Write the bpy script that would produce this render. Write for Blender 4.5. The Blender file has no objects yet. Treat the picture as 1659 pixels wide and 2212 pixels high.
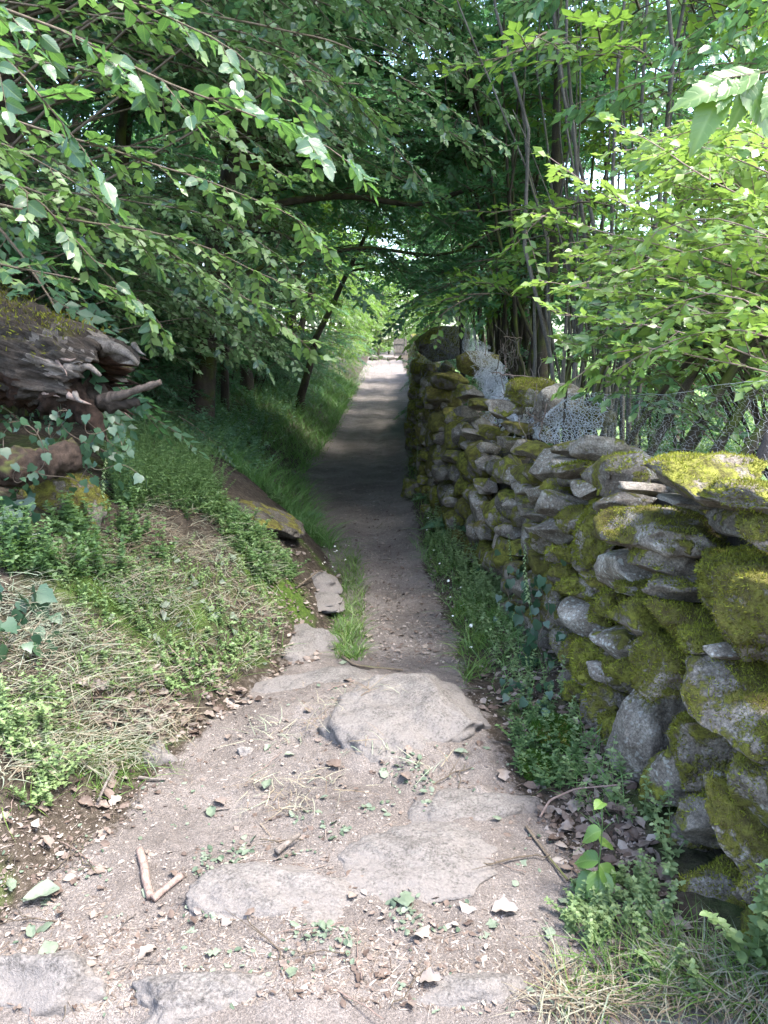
import bpy, math, random
import numpy as np
from mathutils import Matrix, Vector

C = bpy.context.scene.collection
SC = bpy.context.scene
R = math.radians
rng = np.random.default_rng(7)
random.seed(7)

# ------------------------------------------------------------------ camera
CAM_H, PITCH, FPX = 1.6, R(11.5), 1671.0          # FPX: focal length for a picture 1659 x 2212
cam = bpy.data.cameras.new('camera')
cam.sensor_fit = 'VERTICAL'
cam.sensor_height = 36.0
cam.lens = 36.0 * FPX / 2212.0
cam.clip_start, cam.clip_end = 0.05, 2000
cam_o = bpy.data.objects.new('camera', cam)
C.objects.link(cam_o)
cam_o.location = (0, 0, CAM_H)
cam_o.rotation_euler = (R(90) - PITCH, 0, 0)
SC.camera = cam_o

# ------------------------------------------------------------------ world, sun, exposure
SUN_EL, SUN_AZ = R(64), R(118)                     # azimuth clockwise from +Y: a hazy high sun, to the right and a little behind the camera
w = bpy.data.worlds.new('World'); SC.world = w; w.use_nodes = True
nt = w.node_tree; nt.nodes.clear()
sky = nt.nodes.new('ShaderNodeTexSky'); sky.sky_type = 'NISHITA'; sky.sun_disc = False
sky.sun_elevation = SUN_EL; sky.sun_rotation = SUN_AZ
sky.air_density = 1.0; sky.dust_density = 3.0; sky.ozone_density = 1.0
bg = nt.nodes.new('ShaderNodeBackground'); bg.inputs['Strength'].default_value = 0.15
wo = nt.nodes.new('ShaderNodeOutputWorld')
nt.links.new(sky.outputs[0], bg.inputs[0]); nt.links.new(bg.outputs[0], wo.inputs[0])
sun = bpy.data.lights.new('sun', 'SUN'); sun.energy = 1.5; sun.angle = R(11); sun.color = (1.0, 0.96, 0.90)
sun_o = bpy.data.objects.new('sun', sun); C.objects.link(sun_o)
sdir = Vector((math.sin(SUN_AZ) * math.cos(SUN_EL), math.cos(SUN_AZ) * math.cos(SUN_EL), math.sin(SUN_EL)))
sun_o.rotation_euler = sdir.to_track_quat('Z', 'Y').to_euler()
sun_o.location = (20, 5, 40)
SC.view_settings.view_transform = 'Standard'
SC.view_settings.look = 'None'
SC.view_settings.exposure = 3.2
SC.view_settings.gamma = 1.0
SC.view_settings.use_curve_mapping = False
SC.render.engine = 'CYCLES'
cy = SC.cycles
cy.max_bounces = 7; cy.diffuse_bounces = 4; cy.glossy_bounces = 2; cy.transmission_bounces = 5; cy.transparent_max_bounces = 6
cy.caustics_reflective = False; cy.caustics_refractive = False
cy.use_denoising = True
try: cy.denoiser = 'OPENIMAGEDENOISE'
except Exception: pass

# ------------------------------------------------------------------ noise
def _h(ix, iy, iz, seed):
    h = (ix.astype(np.int64) * 374761393 + iy.astype(np.int64) * 668265263 + iz.astype(np.int64) * 2147483647 + seed * 974634777) & 0xffffffff
    h = ((h ^ (h >> 13)) * 1274126177) & 0xffffffff
    h = ((h ^ (h >> 16)) * 2246822519) & 0xffffffff
    return ((h ^ (h >> 15)) & 0xffff) / 65535.0
def vnoise(p, seed=0):
    p = np.asarray(p, float)
    i = np.floor(p).astype(np.int64); f = p - i; f = f * f * f * (f * (f * 6 - 15) + 10)
    out = 0
    for dx in (0, 1):
        wx = f[..., 0] if dx else 1 - f[..., 0]
        for dy in (0, 1):
            wy = f[..., 1] if dy else 1 - f[..., 1]
            for dz in (0, 1):
                wz = f[..., 2] if dz else 1 - f[..., 2]
                out = out + wx * wy * wz * _h(i[..., 0] + dx, i[..., 1] + dy, i[..., 2] + dz, seed)
    return out * 2 - 1
def fbm(p, octv=4, seed=0, gain=0.5):
    p = np.asarray(p, float); a, s, o = 1.0, 0.0, 0
    for k in range(octv):
        o = o + a * vnoise(p * (2.03 ** k) + k * 17.3, seed + k); s += a; a *= gain
    return o / s
def fbm2(x, y, scale, octv=4, seed=0, gain=0.5):
    x = np.asarray(x, float); y = np.asarray(y, float)
    return fbm(np.stack([x / scale, y / scale, np.zeros_like(x) + 0.5], -1), octv, seed, gain)
def sstep(a, b, x):
    t = np.clip((np.asarray(x, float) - a) / (b - a), 0, 1); return t * t * (3 - 2 * t)
def unit(v):
    v = np.asarray(v, float); return v / np.maximum(np.linalg.norm(v, axis=-1, keepdims=True), 1e-9)

# ------------------------------------------------------------------ pixels of the 1659 x 2212 picture to rays from the camera
CP, SP = math.cos(PITCH), math.sin(PITCH)
def ray(px, v):
    a, b = (px - 829.5) / FPX, (1106 - v) / FPX
    return np.array((a, CP + b * SP, -SP + b * CP))
def at(px, v, d):                                   # the point of that ray d metres ahead
    r = ray(px, v); t = d / r[1]
    return np.array((t * r[0], d, CAM_H + t * r[2]))
def project(P):
    P = np.asarray(P, float); q = P - np.array((0, 0, CAM_H))
    z = q[..., 1] * CP - q[..., 2] * SP; u = q[..., 1] * SP + q[..., 2] * CP
    z = np.where(np.abs(z) < 1e-3, 1e-3, z)
    return 829.5 + FPX * q[..., 0] / z, 1106 - FPX * u / z, z
def in_view(P, m=60):
    px, v, z = project(P)
    return (z > 0.1) & (px > -m) & (px < 1659 + m) & (v > -m) & (v < 2212 + m)

# ------------------------------------------------------------------ mesh helpers
def mesh_np(name, V, F, mats, mi=None, smooth=True, attrs=None):
    """V (n,3); F: list of index arrays (m,3) or (m,4); mi: one material index per array of F or arrays"""
    V = np.ascontiguousarray(V, dtype=np.float32)
    me = bpy.data.meshes.new(name)
    F = [np.asarray(f, dtype=np.int32) for f in F if len(f)]
    n = sum(len(f) for f in F); nl = sum(f.size for f in F)
    me.vertices.add(len(V)); me.vertices.foreach_set('co', V.ravel())
    me.loops.add(nl); me.loops.foreach_set('vertex_index', np.concatenate([f.ravel() for f in F]))
    tot = np.concatenate([np.full(len(f), f.shape[1], np.int32) for f in F])
    st = np.concatenate([[0], np.cumsum(tot)[:-1]]).astype(np.int32)
    me.polygons.add(n); me.polygons.foreach_set('loop_start', st)
    for m in mats: me.materials.append(m)
    if mi is not None:
        idx = np.concatenate([np.full(len(f), k, np.int32) if np.isscalar(k) else np.asarray(k, np.int32) for f, k in zip(F, mi)])
        me.polygons.foreach_set('material_index', idx)
    me.polygons.foreach_set('use_smooth', np.full(n, bool(smooth)))
    for k, a in (attrs or {}).items():
        at_ = me.attributes.new(k, 'FLOAT', 'POINT'); at_.data.foreach_set('value', np.asarray(a, np.float32))
    me.update(calc_edges=True)
    return me
class Geo:
    """collects vertex and face arrays for one mesh"""
    def __init__(s): s.V, s.F, s.M, s.A, s.n = [], [], [], [], 0
    def add(s, V, F, m=0, var=None):
        V = np.asarray(V, float).reshape(-1, 3)
        if not len(V): return
        s.V.append(V); s.A.append(np.full(len(V), 0.5) if var is None else np.broadcast_to(np.asarray(var, float), (len(V),)))
        for f in (F if isinstance(F, list) else [F]):
            s.F.append(np.asarray(f) + s.n); s.M.append(m)
        s.n += len(V)
    def mesh(s, name, mats, smooth=True):
        return mesh_np(name, np.concatenate(s.V), s.F, mats, s.M, smooth, {'var': np.concatenate(s.A)})
def link(name, me, parent=None, loc=None):
    o = bpy.data.objects.new(name, me); C.objects.link(o)
    if parent is not None: o.parent = parent
    if loc is not None: o.location = loc
    return o
def tag(o, label=None, cat=None, group=None, kind=None):
    if label: o['label'] = label
    if cat: o['category'] = cat
    if group: o['group'] = group
    if kind: o['kind'] = kind
    return o
def empty(name, loc, label=None, cat=None, group=None):
    o = bpy.data.objects.new(name, None); C.objects.link(o); o.location = loc; o.empty_display_size = 0.1
    return tag(o, label, cat, group)
def copy_thing(root, loc, rz=0.0, sc=1.0):
    r = root.copy(); C.objects.link(r); r.location = loc; r.rotation_euler = (0, 0, rz); r.scale = (sc, sc, sc)
    for ch in root.children:
        c = ch.copy(); C.objects.link(c); c.parent = r
        for g in ch.children:
            d = g.copy(); C.objects.link(d); d.parent = c
    return r

def tubes(P, Rad, sides=4, cap=False):
    """P (m,n,3), Rad (m,n) -> V, [quads]"""
    P = np.asarray(P, float); Rad = np.asarray(Rad, float)
    if P.ndim == 2: P = P[None]; Rad = Rad[None]
    m, n, _ = P.shape
    T = np.gradient(P, axis=1); T = unit(T)
    mean = unit(P[:, -1] - P[:, 0] + 1e-6)
    ref = np.where(np.abs(mean[:, 2:3]) > 0.8, np.array([[1.0, 0, 0]]), np.array([[0, 0, 1.0]]))[:, None, :]
    X = unit(np.cross(T, ref)); Y = np.cross(X, T)
    a = np.arange(sides) * 2 * np.pi / sides
    V = P[:, :, None, :] + Rad[:, :, None, None] * (np.cos(a)[None, None, :, None] * X[:, :, None, :] + np.sin(a)[None, None, :, None] * Y[:, :, None, :])
    idx = np.arange(m * n * sides).reshape(m, n, sides)
    A = idx[:, :-1, :]; B = np.roll(A, -1, axis=2); D = idx[:, 1:, :]; E = np.roll(D, -1, axis=2)
    Q = np.stack([A, B, E, D], -1).reshape(-1, 4)
    F = [Q]
    if cap and sides >= 3:
        e = idx[:, -1, :]; s0 = idx[:, 0, ::-1]
        t = [np.stack([e[:, 0], e[:, k], e[:, k + 1]], -1) for k in range(1, sides - 1)] + [np.stack([s0[:, 0], s0[:, k], s0[:, k + 1]], -1) for k in range(1, sides - 1)]
        F.append(np.concatenate(t))
    return V.reshape(-1, 3), F

# leaf templates: x side, y along (0..1), z up
def tmpl_low(wd=0.33):
    V = np.array([(0, 0, 0), (-wd, .42, .07), (0, .5, 0), (wd, .42, .07), (0, 1, -.06)], float)
    return V, np.array([(0, 2, 1), (0, 3, 2), (1, 2, 4), (2, 3, 4)])
def tmpl_mid(wd=0.33, curl=.1):
    ys = np.array([0, .2, .5, .78, 1.0]); ws = np.array([0, .72, 1.0, .62, 0]) * wd
    z = -curl * ys ** 2
    V, F = [], []
    V.append((0, 0, 0))
    for k in (1, 2, 3): V += [(-ws[k], ys[k], z[k] + .09 * ws[k] / wd), (0, ys[k], z[k]), (ws[k], ys[k], z[k] + .09 * ws[k] / wd)]
    V.append((0, 1, z[4]))
    F += [(0, 2, 1), (0, 3, 2)]
    for k in (0, 1):
        b = 1 + 3 * k
        F += [(b, b + 1, b + 4), (b, b + 4, b + 3), (b + 1, b + 2, b + 5), (b + 1, b + 5, b + 4)]
    F += [(7, 8, 10), (8, 9, 10)]
    return np.array(V, float), np.array(F)
def tmpl_narrow(wd=.12): return tmpl_low(wd)
def leaves(pos, d, nrm, size, tmpl, wide=None):
    V0, F0 = tmpl
    d = unit(d); s = unit(np.cross(d, nrm)); nn = np.cross(s, d)
    size = np.asarray(size, float)
    wide = np.ones_like(size) if wide is None else wide
    V = pos[:, None, :] + size[:, None, None] * (V0[None, :, 0:1] * wide[:, None, None] * s[:, None, :] + V0[None, :, 1:2] * d[:, None, :] + V0[None, :, 2:3] * nn[:, None, :])
    F = F0[None] + (np.arange(len(pos)) * len(V0))[:, None, None]
    return V.reshape(-1, 3), F.reshape(-1, F0.shape[1])
def rot_about(v, ax, ang):
    ax = unit(ax); ang = np.asarray(ang)[..., None]
    return v * np.cos(ang) + np.cross(ax, v) * np.sin(ang) + ax * (np.sum(ax * v, -1, keepdims=True)) * (1 - np.cos(ang))

def sprays(base, d, up, L, k, ls, rg, droop=.25, jit=.3):
    """flat leafy twigs: returns leaf arrays and twig polylines"""
    M = len(base); d = unit(d); up = unit(up)
    t = (np.arange(k) + .6) / k
    side = unit(np.cross(d, up)); nrm = np.cross(side, d)
    P = base[:, None, :] + (L[:, None] * t)[..., None] * d[:, None, :]
    P[..., 2] -= droop * L[:, None] * t ** 2
    sg = np.where(np.arange(k) % 2 == 0, 1.0, -1.0)[None, :] * np.where(rg.random(M) < .5, 1, -1)[:, None]
    ang = (58 - 30 * t)[None, :] * np.pi / 180 * (1 + .25 * rg.standard_normal((M, k)))
    D = np.cos(ang)[..., None] * d[:, None, :] + (np.sin(ang) * sg)[..., None] * side[:, None, :]
    D[:, -1] = d
    D[..., 2] -= droop * .4 + .22 * rg.standard_normal((M, k))
    N = nrm[:, None, :] + jit * rg.standard_normal((M, k, 3))
    S = ls[:, None] * (.65 + .5 * np.sin(np.pi * (.15 + .75 * t)))[None] * (.8 + .4 * rg.random((M, k)))
    tw = np.stack([base, base + d * L[:, None] * .5 - np.array((0, 0, 1.)) * (droop * L * .25)[:, None], base + d * L[:, None] * .95 - np.array((0, 0, 1.)) * (droop * L * .9)[:, None]], 1)
    return P.reshape(-1, 3), D.reshape(-1, 3), N.reshape(-1, 3), S.ravel(), tw

# ------------------------------------------------------------------ materials
def new_mat(name):
    m = bpy.data.materials.new(name); m.use_nodes = True
    m.node_tree.nodes.clear(); return m, m.node_tree.nodes, m.node_tree.links
def nd(ns, t, **k):
    n = ns.new(t)
    for a, b in k.items(): setattr(n, a, b)
    return n
def ramp(ns, stops):
    r = ns.new('ShaderNodeValToRGB'); e = r.color_ramp.elements
    while len(e) < len(stops): e.new(0.5)
    for el, (p, c) in zip(e, stops): el.position = p; el.color = (*c, 1)
    return r
def mixc(ns, ls, f, a, b, bt='MIX'):
    m = ns.new('ShaderNodeMix'); m.data_type = 'RGBA'; m.blend_type = bt
    for s, v in ((m.inputs['Factor'], f), (m.inputs[6], a), (m.inputs[7], b)):
        if isinstance(v, (int, float)): s.default_value = v
        elif isinstance(v, tuple): s.default_value = (*v, 1)
        else: ls.new(v, s)
    return m.outputs[2]
def math_(ns, ls, op, a, b=0.0, clamp=False):
    m = ns.new('ShaderNodeMath'); m.operation = op; m.use_clamp = clamp
    for s, v in ((m.inputs[0], a), (m.inputs[1], b)):
        if isinstance(v, (int, float)): s.default_value = v
        else: ls.new(v, s)
    return m.outputs[0]
def noise(ns, ls, scale, detail=4, rough=.55, vec=None, dist=0.0):
    n = ns.new('ShaderNodeTexNoise'); n.inputs['Scale'].default_value = scale; n.inputs['Detail'].default_value = detail
    n.inputs['Roughness'].default_value = rough; n.inputs['Distortion'].default_value = dist
    if vec is not None: ls.new(vec, n.inputs['Vector'])
    return n.outputs['Fac']

def leaf_mat(name, cols, trans, tw=.42, rough=.42, spec=.5, veins=False):
    m, ns, ls = new_mat(name)
    a = nd(ns, 'ShaderNodeAttribute', attribute_name='var')
    oi = ns.new('ShaderNodeObjectInfo')
    v = math_(ns, ls, 'ADD', math_(ns, ls, 'MULTIPLY', a.outputs['Fac'], .75), math_(ns, ls, 'MULTIPLY', oi.outputs['Random'], .25))
    rp = ramp(ns, [(i / (len(cols) - 1), c) for i, c in enumerate(cols)]); ls.new(v, rp.inputs[0])
    col = rp.outputs[0]
    p = ns.new('ShaderNodeBsdfPrincipled'); p.inputs['Roughness'].default_value = rough; p.inputs['Specular IOR Level'].default_value = spec
    if veins:
        lu = nd(ns, 'ShaderNodeAttribute', attribute_name='lu'); lv = nd(ns, 'ShaderNodeAttribute', attribute_name='lv')
        au = math_(ns, ls, 'ABSOLUTE', lu.outputs['Fac'])
        ph = math_(ns, ls, 'SUBTRACT', math_(ns, ls, 'MULTIPLY', lv.outputs['Fac'], 9.0), math_(ns, ls, 'MULTIPLY', au, 8.0))
        sv = math_(ns, ls, 'ABSOLUTE', math_(ns, ls, 'SINE', math_(ns, ls, 'MULTIPLY', ph, 3.1416)))
        vein = math_(ns, ls, 'SUBTRACT', 1.0, math_(ns, ls, 'MULTIPLY', sv, 3.0, True), True)
        mid = math_(ns, ls, 'SUBTRACT', 1.0, math_(ns, ls, 'MULTIPLY', au, 28.0, True), True)
        vv = math_(ns, ls, 'MAXIMUM', math_(ns, ls, 'MULTIPLY', vein, .45), mid)
        col = mixc(ns, ls, math_(ns, ls, 'MULTIPLY', vv, .5), col, (.22, .30, .10))
        b = ns.new('ShaderNodeBump'); b.inputs['Strength'].default_value = .35; b.inputs['Distance'].default_value = .002; b.invert = True
        ls.new(vv, b.inputs['Height']); ls.new(b.outputs[0], p.inputs['Normal'])
    ls.new(col, p.inputs['Base Color'])
    t = ns.new('ShaderNodeBsdfTranslucent')
    ls.new(mixc(ns, ls, .35, trans, col), t.inputs['Color'])
    mx = ns.new('ShaderNodeMixShader'); mx.inputs[0].default_value = tw
    ls.new(p.outputs[0], mx.inputs[1]); ls.new(t.outputs[0], mx.inputs[2])
    o = ns.new('ShaderNodeOutputMaterial'); ls.new(mx.outputs[0], o.inputs[0])
    return m

def bark_mat(name, c1, c2, moss=.25, scale=14, mossc=(.07, .085, .02)):
    m, ns, ls = new_mat(name)
    tc = ns.new('ShaderNodeTexCoord'); mp = ns.new('ShaderNodeMapping'); mp.inputs['Scale'].default_value = (1, 1, .3)
    ls.new(tc.outputs['Object'], mp.inputs[0])
    n1 = noise(ns, ls, scale, 6, .65, mp.outputs[0]); n2 = noise(ns, ls, 3.0, 3, .6, tc.outputs['Object'])
    nf = noise(ns, ls, scale * 5.5, 4, .7, tc.outputs['Object'])
    n1 = math_(ns, ls, 'ADD', math_(ns, ls, 'MULTIPLY', n1, .62), math_(ns, ls, 'MULTIPLY', nf, .38))
    rp = ramp(ns, [(.34, c1), (.66, c2)]); ls.new(n1, rp.inputs[0])
    ge = ns.new('ShaderNodeNewGeometry'); sx = ns.new('ShaderNodeSeparateXYZ'); ls.new(ge.outputs['Normal'], sx.inputs[0])
    f = math_(ns, ls, 'MULTIPLY', math_(ns, ls, 'ADD', math_(ns, ls, 'ADD', n2, math_(ns, ls, 'MULTIPLY', sx.outputs['Z'], .22)), moss - .72), 6.0, True)
    col = mixc(ns, ls, f, rp.outputs[0], mossc)
    p = ns.new('ShaderNodeBsdfPrincipled'); p.inputs['Roughness'].default_value = .9; p.inputs['Specular IOR Level'].default_value = .2
    ls.new(col, p.inputs['Base Color'])
    b = ns.new('ShaderNodeBump'); b.inputs['Strength'].default_value = .8; b.inputs['Distance'].default_value = .02
    ls.new(n1, b.inputs['Height']); ls.new(b.outputs[0], p.inputs['Normal'])
    o = ns.new('ShaderNodeOutputMaterial'); ls.new(p.outputs[0], o.inputs[0])
    return m

def plain_mat(name, cols, rough=.8, tw=0.0, spec=.3):
    m, ns, ls = new_mat(name)
    a = nd(ns, 'ShaderNodeAttribute', attribute_name='var'); oi = ns.new('ShaderNodeObjectInfo')
    ge = ns.new('ShaderNodeNewGeometry')
    n1 = noise(ns, ls, 60, 3, .6, ge.outputs['Position'])
    v = math_(ns, ls, 'ADD', math_(ns, ls, 'ADD', math_(ns, ls, 'MULTIPLY', a.outputs['Fac'], .8), math_(ns, ls, 'MULTIPLY', oi.outputs['Random'], .25)), math_(ns, ls, 'MULTIPLY', math_(ns, ls, 'SUBTRACT', n1, .55), .5))
    rp = ramp(ns, [(i / (len(cols) - 1), c) for i, c in enumerate(cols)]); ls.new(v, rp.inputs[0])
    p = ns.new('ShaderNodeBsdfPrincipled'); p.inputs['Roughness'].default_value = rough; p.inputs['Specular IOR Level'].default_value = spec
    ls.new(rp.outputs[0], p.inputs['Base Color'])
    o = ns.new('ShaderNodeOutputMaterial')
    if tw:
        t = ns.new('ShaderNodeBsdfTranslucent'); ls.new(rp.outputs[0], t.inputs[0])
        mx = ns.new('ShaderNodeMixShader'); mx.inputs[0].default_value = tw
        ls.new(p.outputs[0], mx.inputs[1]); ls.new(t.outputs[0], mx.inputs[2]); ls.new(mx.outputs[0], o.inputs[0])
    else: ls.new(p.outputs[0], o.inputs[0])
    return m

def rock_mat(name, c1, c2, c3, dust=0.0):
    m, ns, ls = new_mat(name)
    tc = ns.new('ShaderNodeTexCoord'); ge = ns.new('ShaderNodeNewGeometry'); oi = ns.new('ShaderNodeObjectInfo')
    pos = ge.outputs['Position']
    n1 = noise(ns, ls, 9, 6, .7, pos); n2 = noise(ns, ls, 120, 3, .7, pos); n3 = noise(ns, ls, 16, 5, .6, pos)
    rp = ramp(ns, [(.3, c1), (.5, c2), (.75, c3)]); ls.new(n1, rp.inputs[0])
    g2_ = ramp(ns, [(.32, (.2, .2, .2)), (.5, (.9, .9, .9)), (.68, (1.8, 1.8, 1.8))]); ls.new(n2, g2_.inputs[0])
    col = mixc(ns, ls, .62, rp.outputs[0], g2_.outputs[0], 'MULTIPLY')
    tn = nd(ns, 'ShaderNodeAttribute', attribute_type='OBJECT', attribute_name='tone')
    tone = math_(ns, ls, 'ADD', math_(ns, ls, 'MULTIPLY', tn.outputs['Fac'], 1.3), .35)
    cmb = ns.new('ShaderNodeCombineColor')
    for k in range(3): ls.new(tone, cmb.inputs[k])
    col = mixc(ns, ls, 1.0, col, cmb.outputs[0], 'MULTIPLY')
    # pale lichen spots
    vo = ns.new('ShaderNodeTexVoronoi'); vo.inputs['Scale'].default_value = 46
    nv = ns.new('ShaderNodeTexNoise'); nv.inputs['Scale'].default_value = 40; nv.inputs['Detail'].default_value = 4; ls.new(pos, nv.inputs['Vector'])
    ls.new(mixc(ns, ls, .035, pos, nv.outputs['Color'], 'ADD'), vo.inputs['Vector'])
    sp = math_(ns, ls, 'MULTIPLY', math_(ns, ls, 'SUBTRACT', math_(ns, ls, 'ADD', math_(ns, ls, 'MULTIPLY', n3, .75), -.02), vo.outputs['Distance']), 6.0, True)
    li = nd(ns, 'ShaderNodeAttribute', attribute_type='OBJECT', attribute_name='lichen')
    col = mixc(ns, ls, math_(ns, ls, 'MULTIPLY', sp, math_(ns, ls, 'MULTIPLY', li.outputs['Fac'], .55)), col, (.5, .52, .47))
    if dust:
        zx = ns.new('ShaderNodeSeparateXYZ'); ls.new(tc.outputs['Generated'], zx.inputs[0])
        df = math_(ns, ls, 'MULTIPLY', math_(ns, ls, 'SUBTRACT', math_(ns, ls, 'ADD', math_(ns, ls, 'MULTIPLY', n3, .9), noise(ns, ls, 60, 3, .7, pos)), math_(ns, ls, 'ADD', math_(ns, ls, 'MULTIPLY', zx.outputs['Z'], 1.2), -.28)), 3.5, True)
        col = mixc(ns, ls, df, col, mixc(ns, ls, n2, (.055, .050, .047), (.172, .157, .149)))
    # moss by slope, noise and the stone's own amount
    mo = nd(ns, 'ShaderNodeAttribute', attribute_type='OBJECT', attribute_name='moss')
    sx = ns.new('ShaderNodeSeparateXYZ'); ls.new(ge.outputs['Normal'], sx.inputs[0])
    n4 = noise(ns, ls, 6.5, 5, .65, pos)
    f0 = math_(ns, ls, 'ADD', math_(ns, ls, 'ADD', math_(ns, ls, 'SUBTRACT', math_(ns, ls, 'MULTIPLY', n4, 2.3), .65), math_(ns, ls, 'MULTIPLY', sx.outputs['Z'], .22)), math_(ns, ls, 'MULTIPLY', mo.outputs['Fac'], .62))
    f = math_(ns, ls, 'MULTIPLY', math_(ns, ls, 'SUBTRACT', f0, .88), 7.0, True)
    f = math_(ns, ls, 'MULTIPLY', f, math_(ns, ls, 'GREATER_THAN', mo.outputs['Fac'], .01))
    n5 = noise(ns, ls, 26, 4, .7, pos)
    mc = ramp(ns, [(.30, (.030, .024, .008)), (.44, (.075, .072, .014)), (.57, (.15, .155, .024)), (.72, (.24, .25, .04))]); ls.new(n5, mc.inputs[0])
    mvar = mixc(ns, ls, oi.outputs['Random'], mc.outputs[0], mixc(ns, ls, .6, mc.outputs[0], (.06, .04, .016)))
    col = mixc(ns, ls, f, col, mvar)
    p = ns.new('ShaderNodeBsdfPrincipled'); p.inputs['Roughness'].default_value = .88; p.inputs['Specular IOR Level'].default_value = .25
    ls.new(col, p.inputs['Base Color'])
    n6 = noise(ns, ls, 170, 3, .7, pos)
    hgt = math_(ns, ls, 'ADD', math_(ns, ls, 'MULTIPLY', n1, 1.0), math_(ns, ls, 'MULTIPLY', n6, .35))
    hgt = math_(ns, ls, 'ADD', hgt, math_(ns, ls, 'MULTIPLY', f, math_(ns, ls, 'ADD', math_(ns, ls, 'MULTIPLY', n5, .9), math_(ns, ls, 'MULTIPLY', n6, .7))))
    b = ns.new('ShaderNodeBump'); b.inputs['Strength'].default_value = .85; b.inputs['Distance'].default_value = .014
    ls.new(hgt, b.inputs['Height']); ls.new(b.outputs[0], p.inputs['Normal'])
    o = ns.new('ShaderNodeOutputMaterial'); ls.new(p.outputs[0], o.inputs[0])
    return m

def soil_mat():
    m, ns, ls = new_mat('soil')
    ge = ns.new('ShaderNodeNewGeometry'); pos = ge.outputs['Position']
    pm = nd(ns, 'ShaderNodeAttribute', attribute_name='pathm').outputs['Fac']
    mm = nd(ns, 'ShaderNodeAttribute', attribute_name='mossm').outputs['Fac']
    fm = nd(ns, 'ShaderNodeAttribute', attribute_name='fieldm').outputs['Fac']
    n1 = noise(ns, ls, 2.2, 5, .6, pos); n2 = noise(ns, ls, 26, 5, .7, pos); n3 = noise(ns, ls, 160, 3, .75, pos)
    pr = ramp(ns, [(.28, (.066, .056, .050)), (.5, (.124, .109, .101)), (.74, (.20, .181, .171))])
    ls.new(math_(ns, ls, 'ADD', math_(ns, ls, 'MULTIPLY', n1, .62), math_(ns, ls, 'MULTIPLY', n2, .40)), pr.inputs[0])
    n7 = noise(ns, ls, 420, 2, .6, pos)
    gr = math_(ns, ls, 'ADD', math_(ns, ls, 'MULTIPLY', n3, .6), math_(ns, ls, 'MULTIPLY', n7, .4))
    gc = ramp(ns, [(.34, (.28, .27, .26)), (.5, (.95, .95, .95)), (.66, (1.75, 1.72, 1.7))]); ls.new(gr, gc.inputs[0])
    pc = mixc(ns, ls, .8, pr.outputs[0], gc.outputs[0], 'MULTIPLY')
    br = ramp(ns, [(.3, (.018, .014, .010)), (.5, (.045, .036, .027)), (.75, (.10, .084, .066))]); ls.new(n2, br.inputs[0])
    bc = mixc(ns, ls, .5, br.outputs[0], mixc(ns, ls, n3, (.4, .4, .4), (1.5, 1.5, 1.5)), 'MULTIPLY')
    f = math_(ns, ls, 'MULTIPLY', math_(ns, ls, 'ADD', math_(ns, ls, 'SUBTRACT', pm, .5), math_(ns, ls, 'MULTIPLY', math_(ns, ls, 'SUBTRACT', n2, .5), 1.2)), 4.0)
    f = math_(ns, ls, 'ADD', f, .5, True)
    col = mixc(ns, ls, f, bc, pc)
    mc = ramp(ns, [(.3, (.02, .04, .008)), (.6, (.06, .10, .016)), (.8, (.11, .14, .03))]); ls.new(n2, mc.inputs[0])
    g = math_(ns, ls, 'MULTIPLY', math_(ns, ls, 'SUBTRACT', math_(ns, ls, 'ADD', mm, math_(ns, ls, 'MULTIPLY', n1, .8)), .85), 5.0, True)
    col = mixc(ns, ls, g, col, mc.outputs[0])
    fr = ramp(ns, [(.3, (.14, .23, .08)), (.7, (.22, .33, .13))]); ls.new(n1, fr.inputs[0])
    col = mixc(ns, ls, fm, col, fr.outputs[0])
    # small stone chips on the trodden soil
    vo = ns.new('ShaderNodeTexVoronoi'); vo.inputs['Scale'].default_value = 75; ls.new(pos, vo.inputs['Vector'])
    chip = math_(ns, ls, 'MULTIPLY', math_(ns, ls, 'SUBTRACT', .16, vo.outputs['Distance']), 14.0, True)
    chip = math_(ns, ls, 'MULTIPLY', chip, math_(ns, ls, 'GREATER_THAN', noise(ns, ls, 11, 2, .5, pos), .52))
    col = mixc(ns, ls, math_(ns, ls, 'MULTIPLY', math_(ns, ls, 'MULTIPLY', chip, pm), .55), col, (.5, .46, .43))
    p = ns.new('ShaderNodeBsdfPrincipled'); p.inputs['Roughness'].default_value = .95; p.inputs['Specular IOR Level'].default_value = .15
    ls.new(col, p.inputs['Base Color'])
    hgt = math_(ns, ls, 'ADD', math_(ns, ls, 'ADD', math_(ns, ls, 'MULTIPLY', n2, .8), math_(ns, ls, 'MULTIPLY', n3, .7)), math_(ns, ls, 'MULTIPLY', chip, .5))
    b = ns.new('ShaderNodeBump'); b.inputs['Strength'].default_value = .9; b.inputs['Distance'].default_value = .018
    ls.new(hgt, b.inputs['Height']); ls.new(b.outputs[0], p.inputs['Normal'])
    o = ns.new('ShaderNodeOutputMaterial'); ls.new(p.outputs[0], o.inputs[0])
    return m

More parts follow.
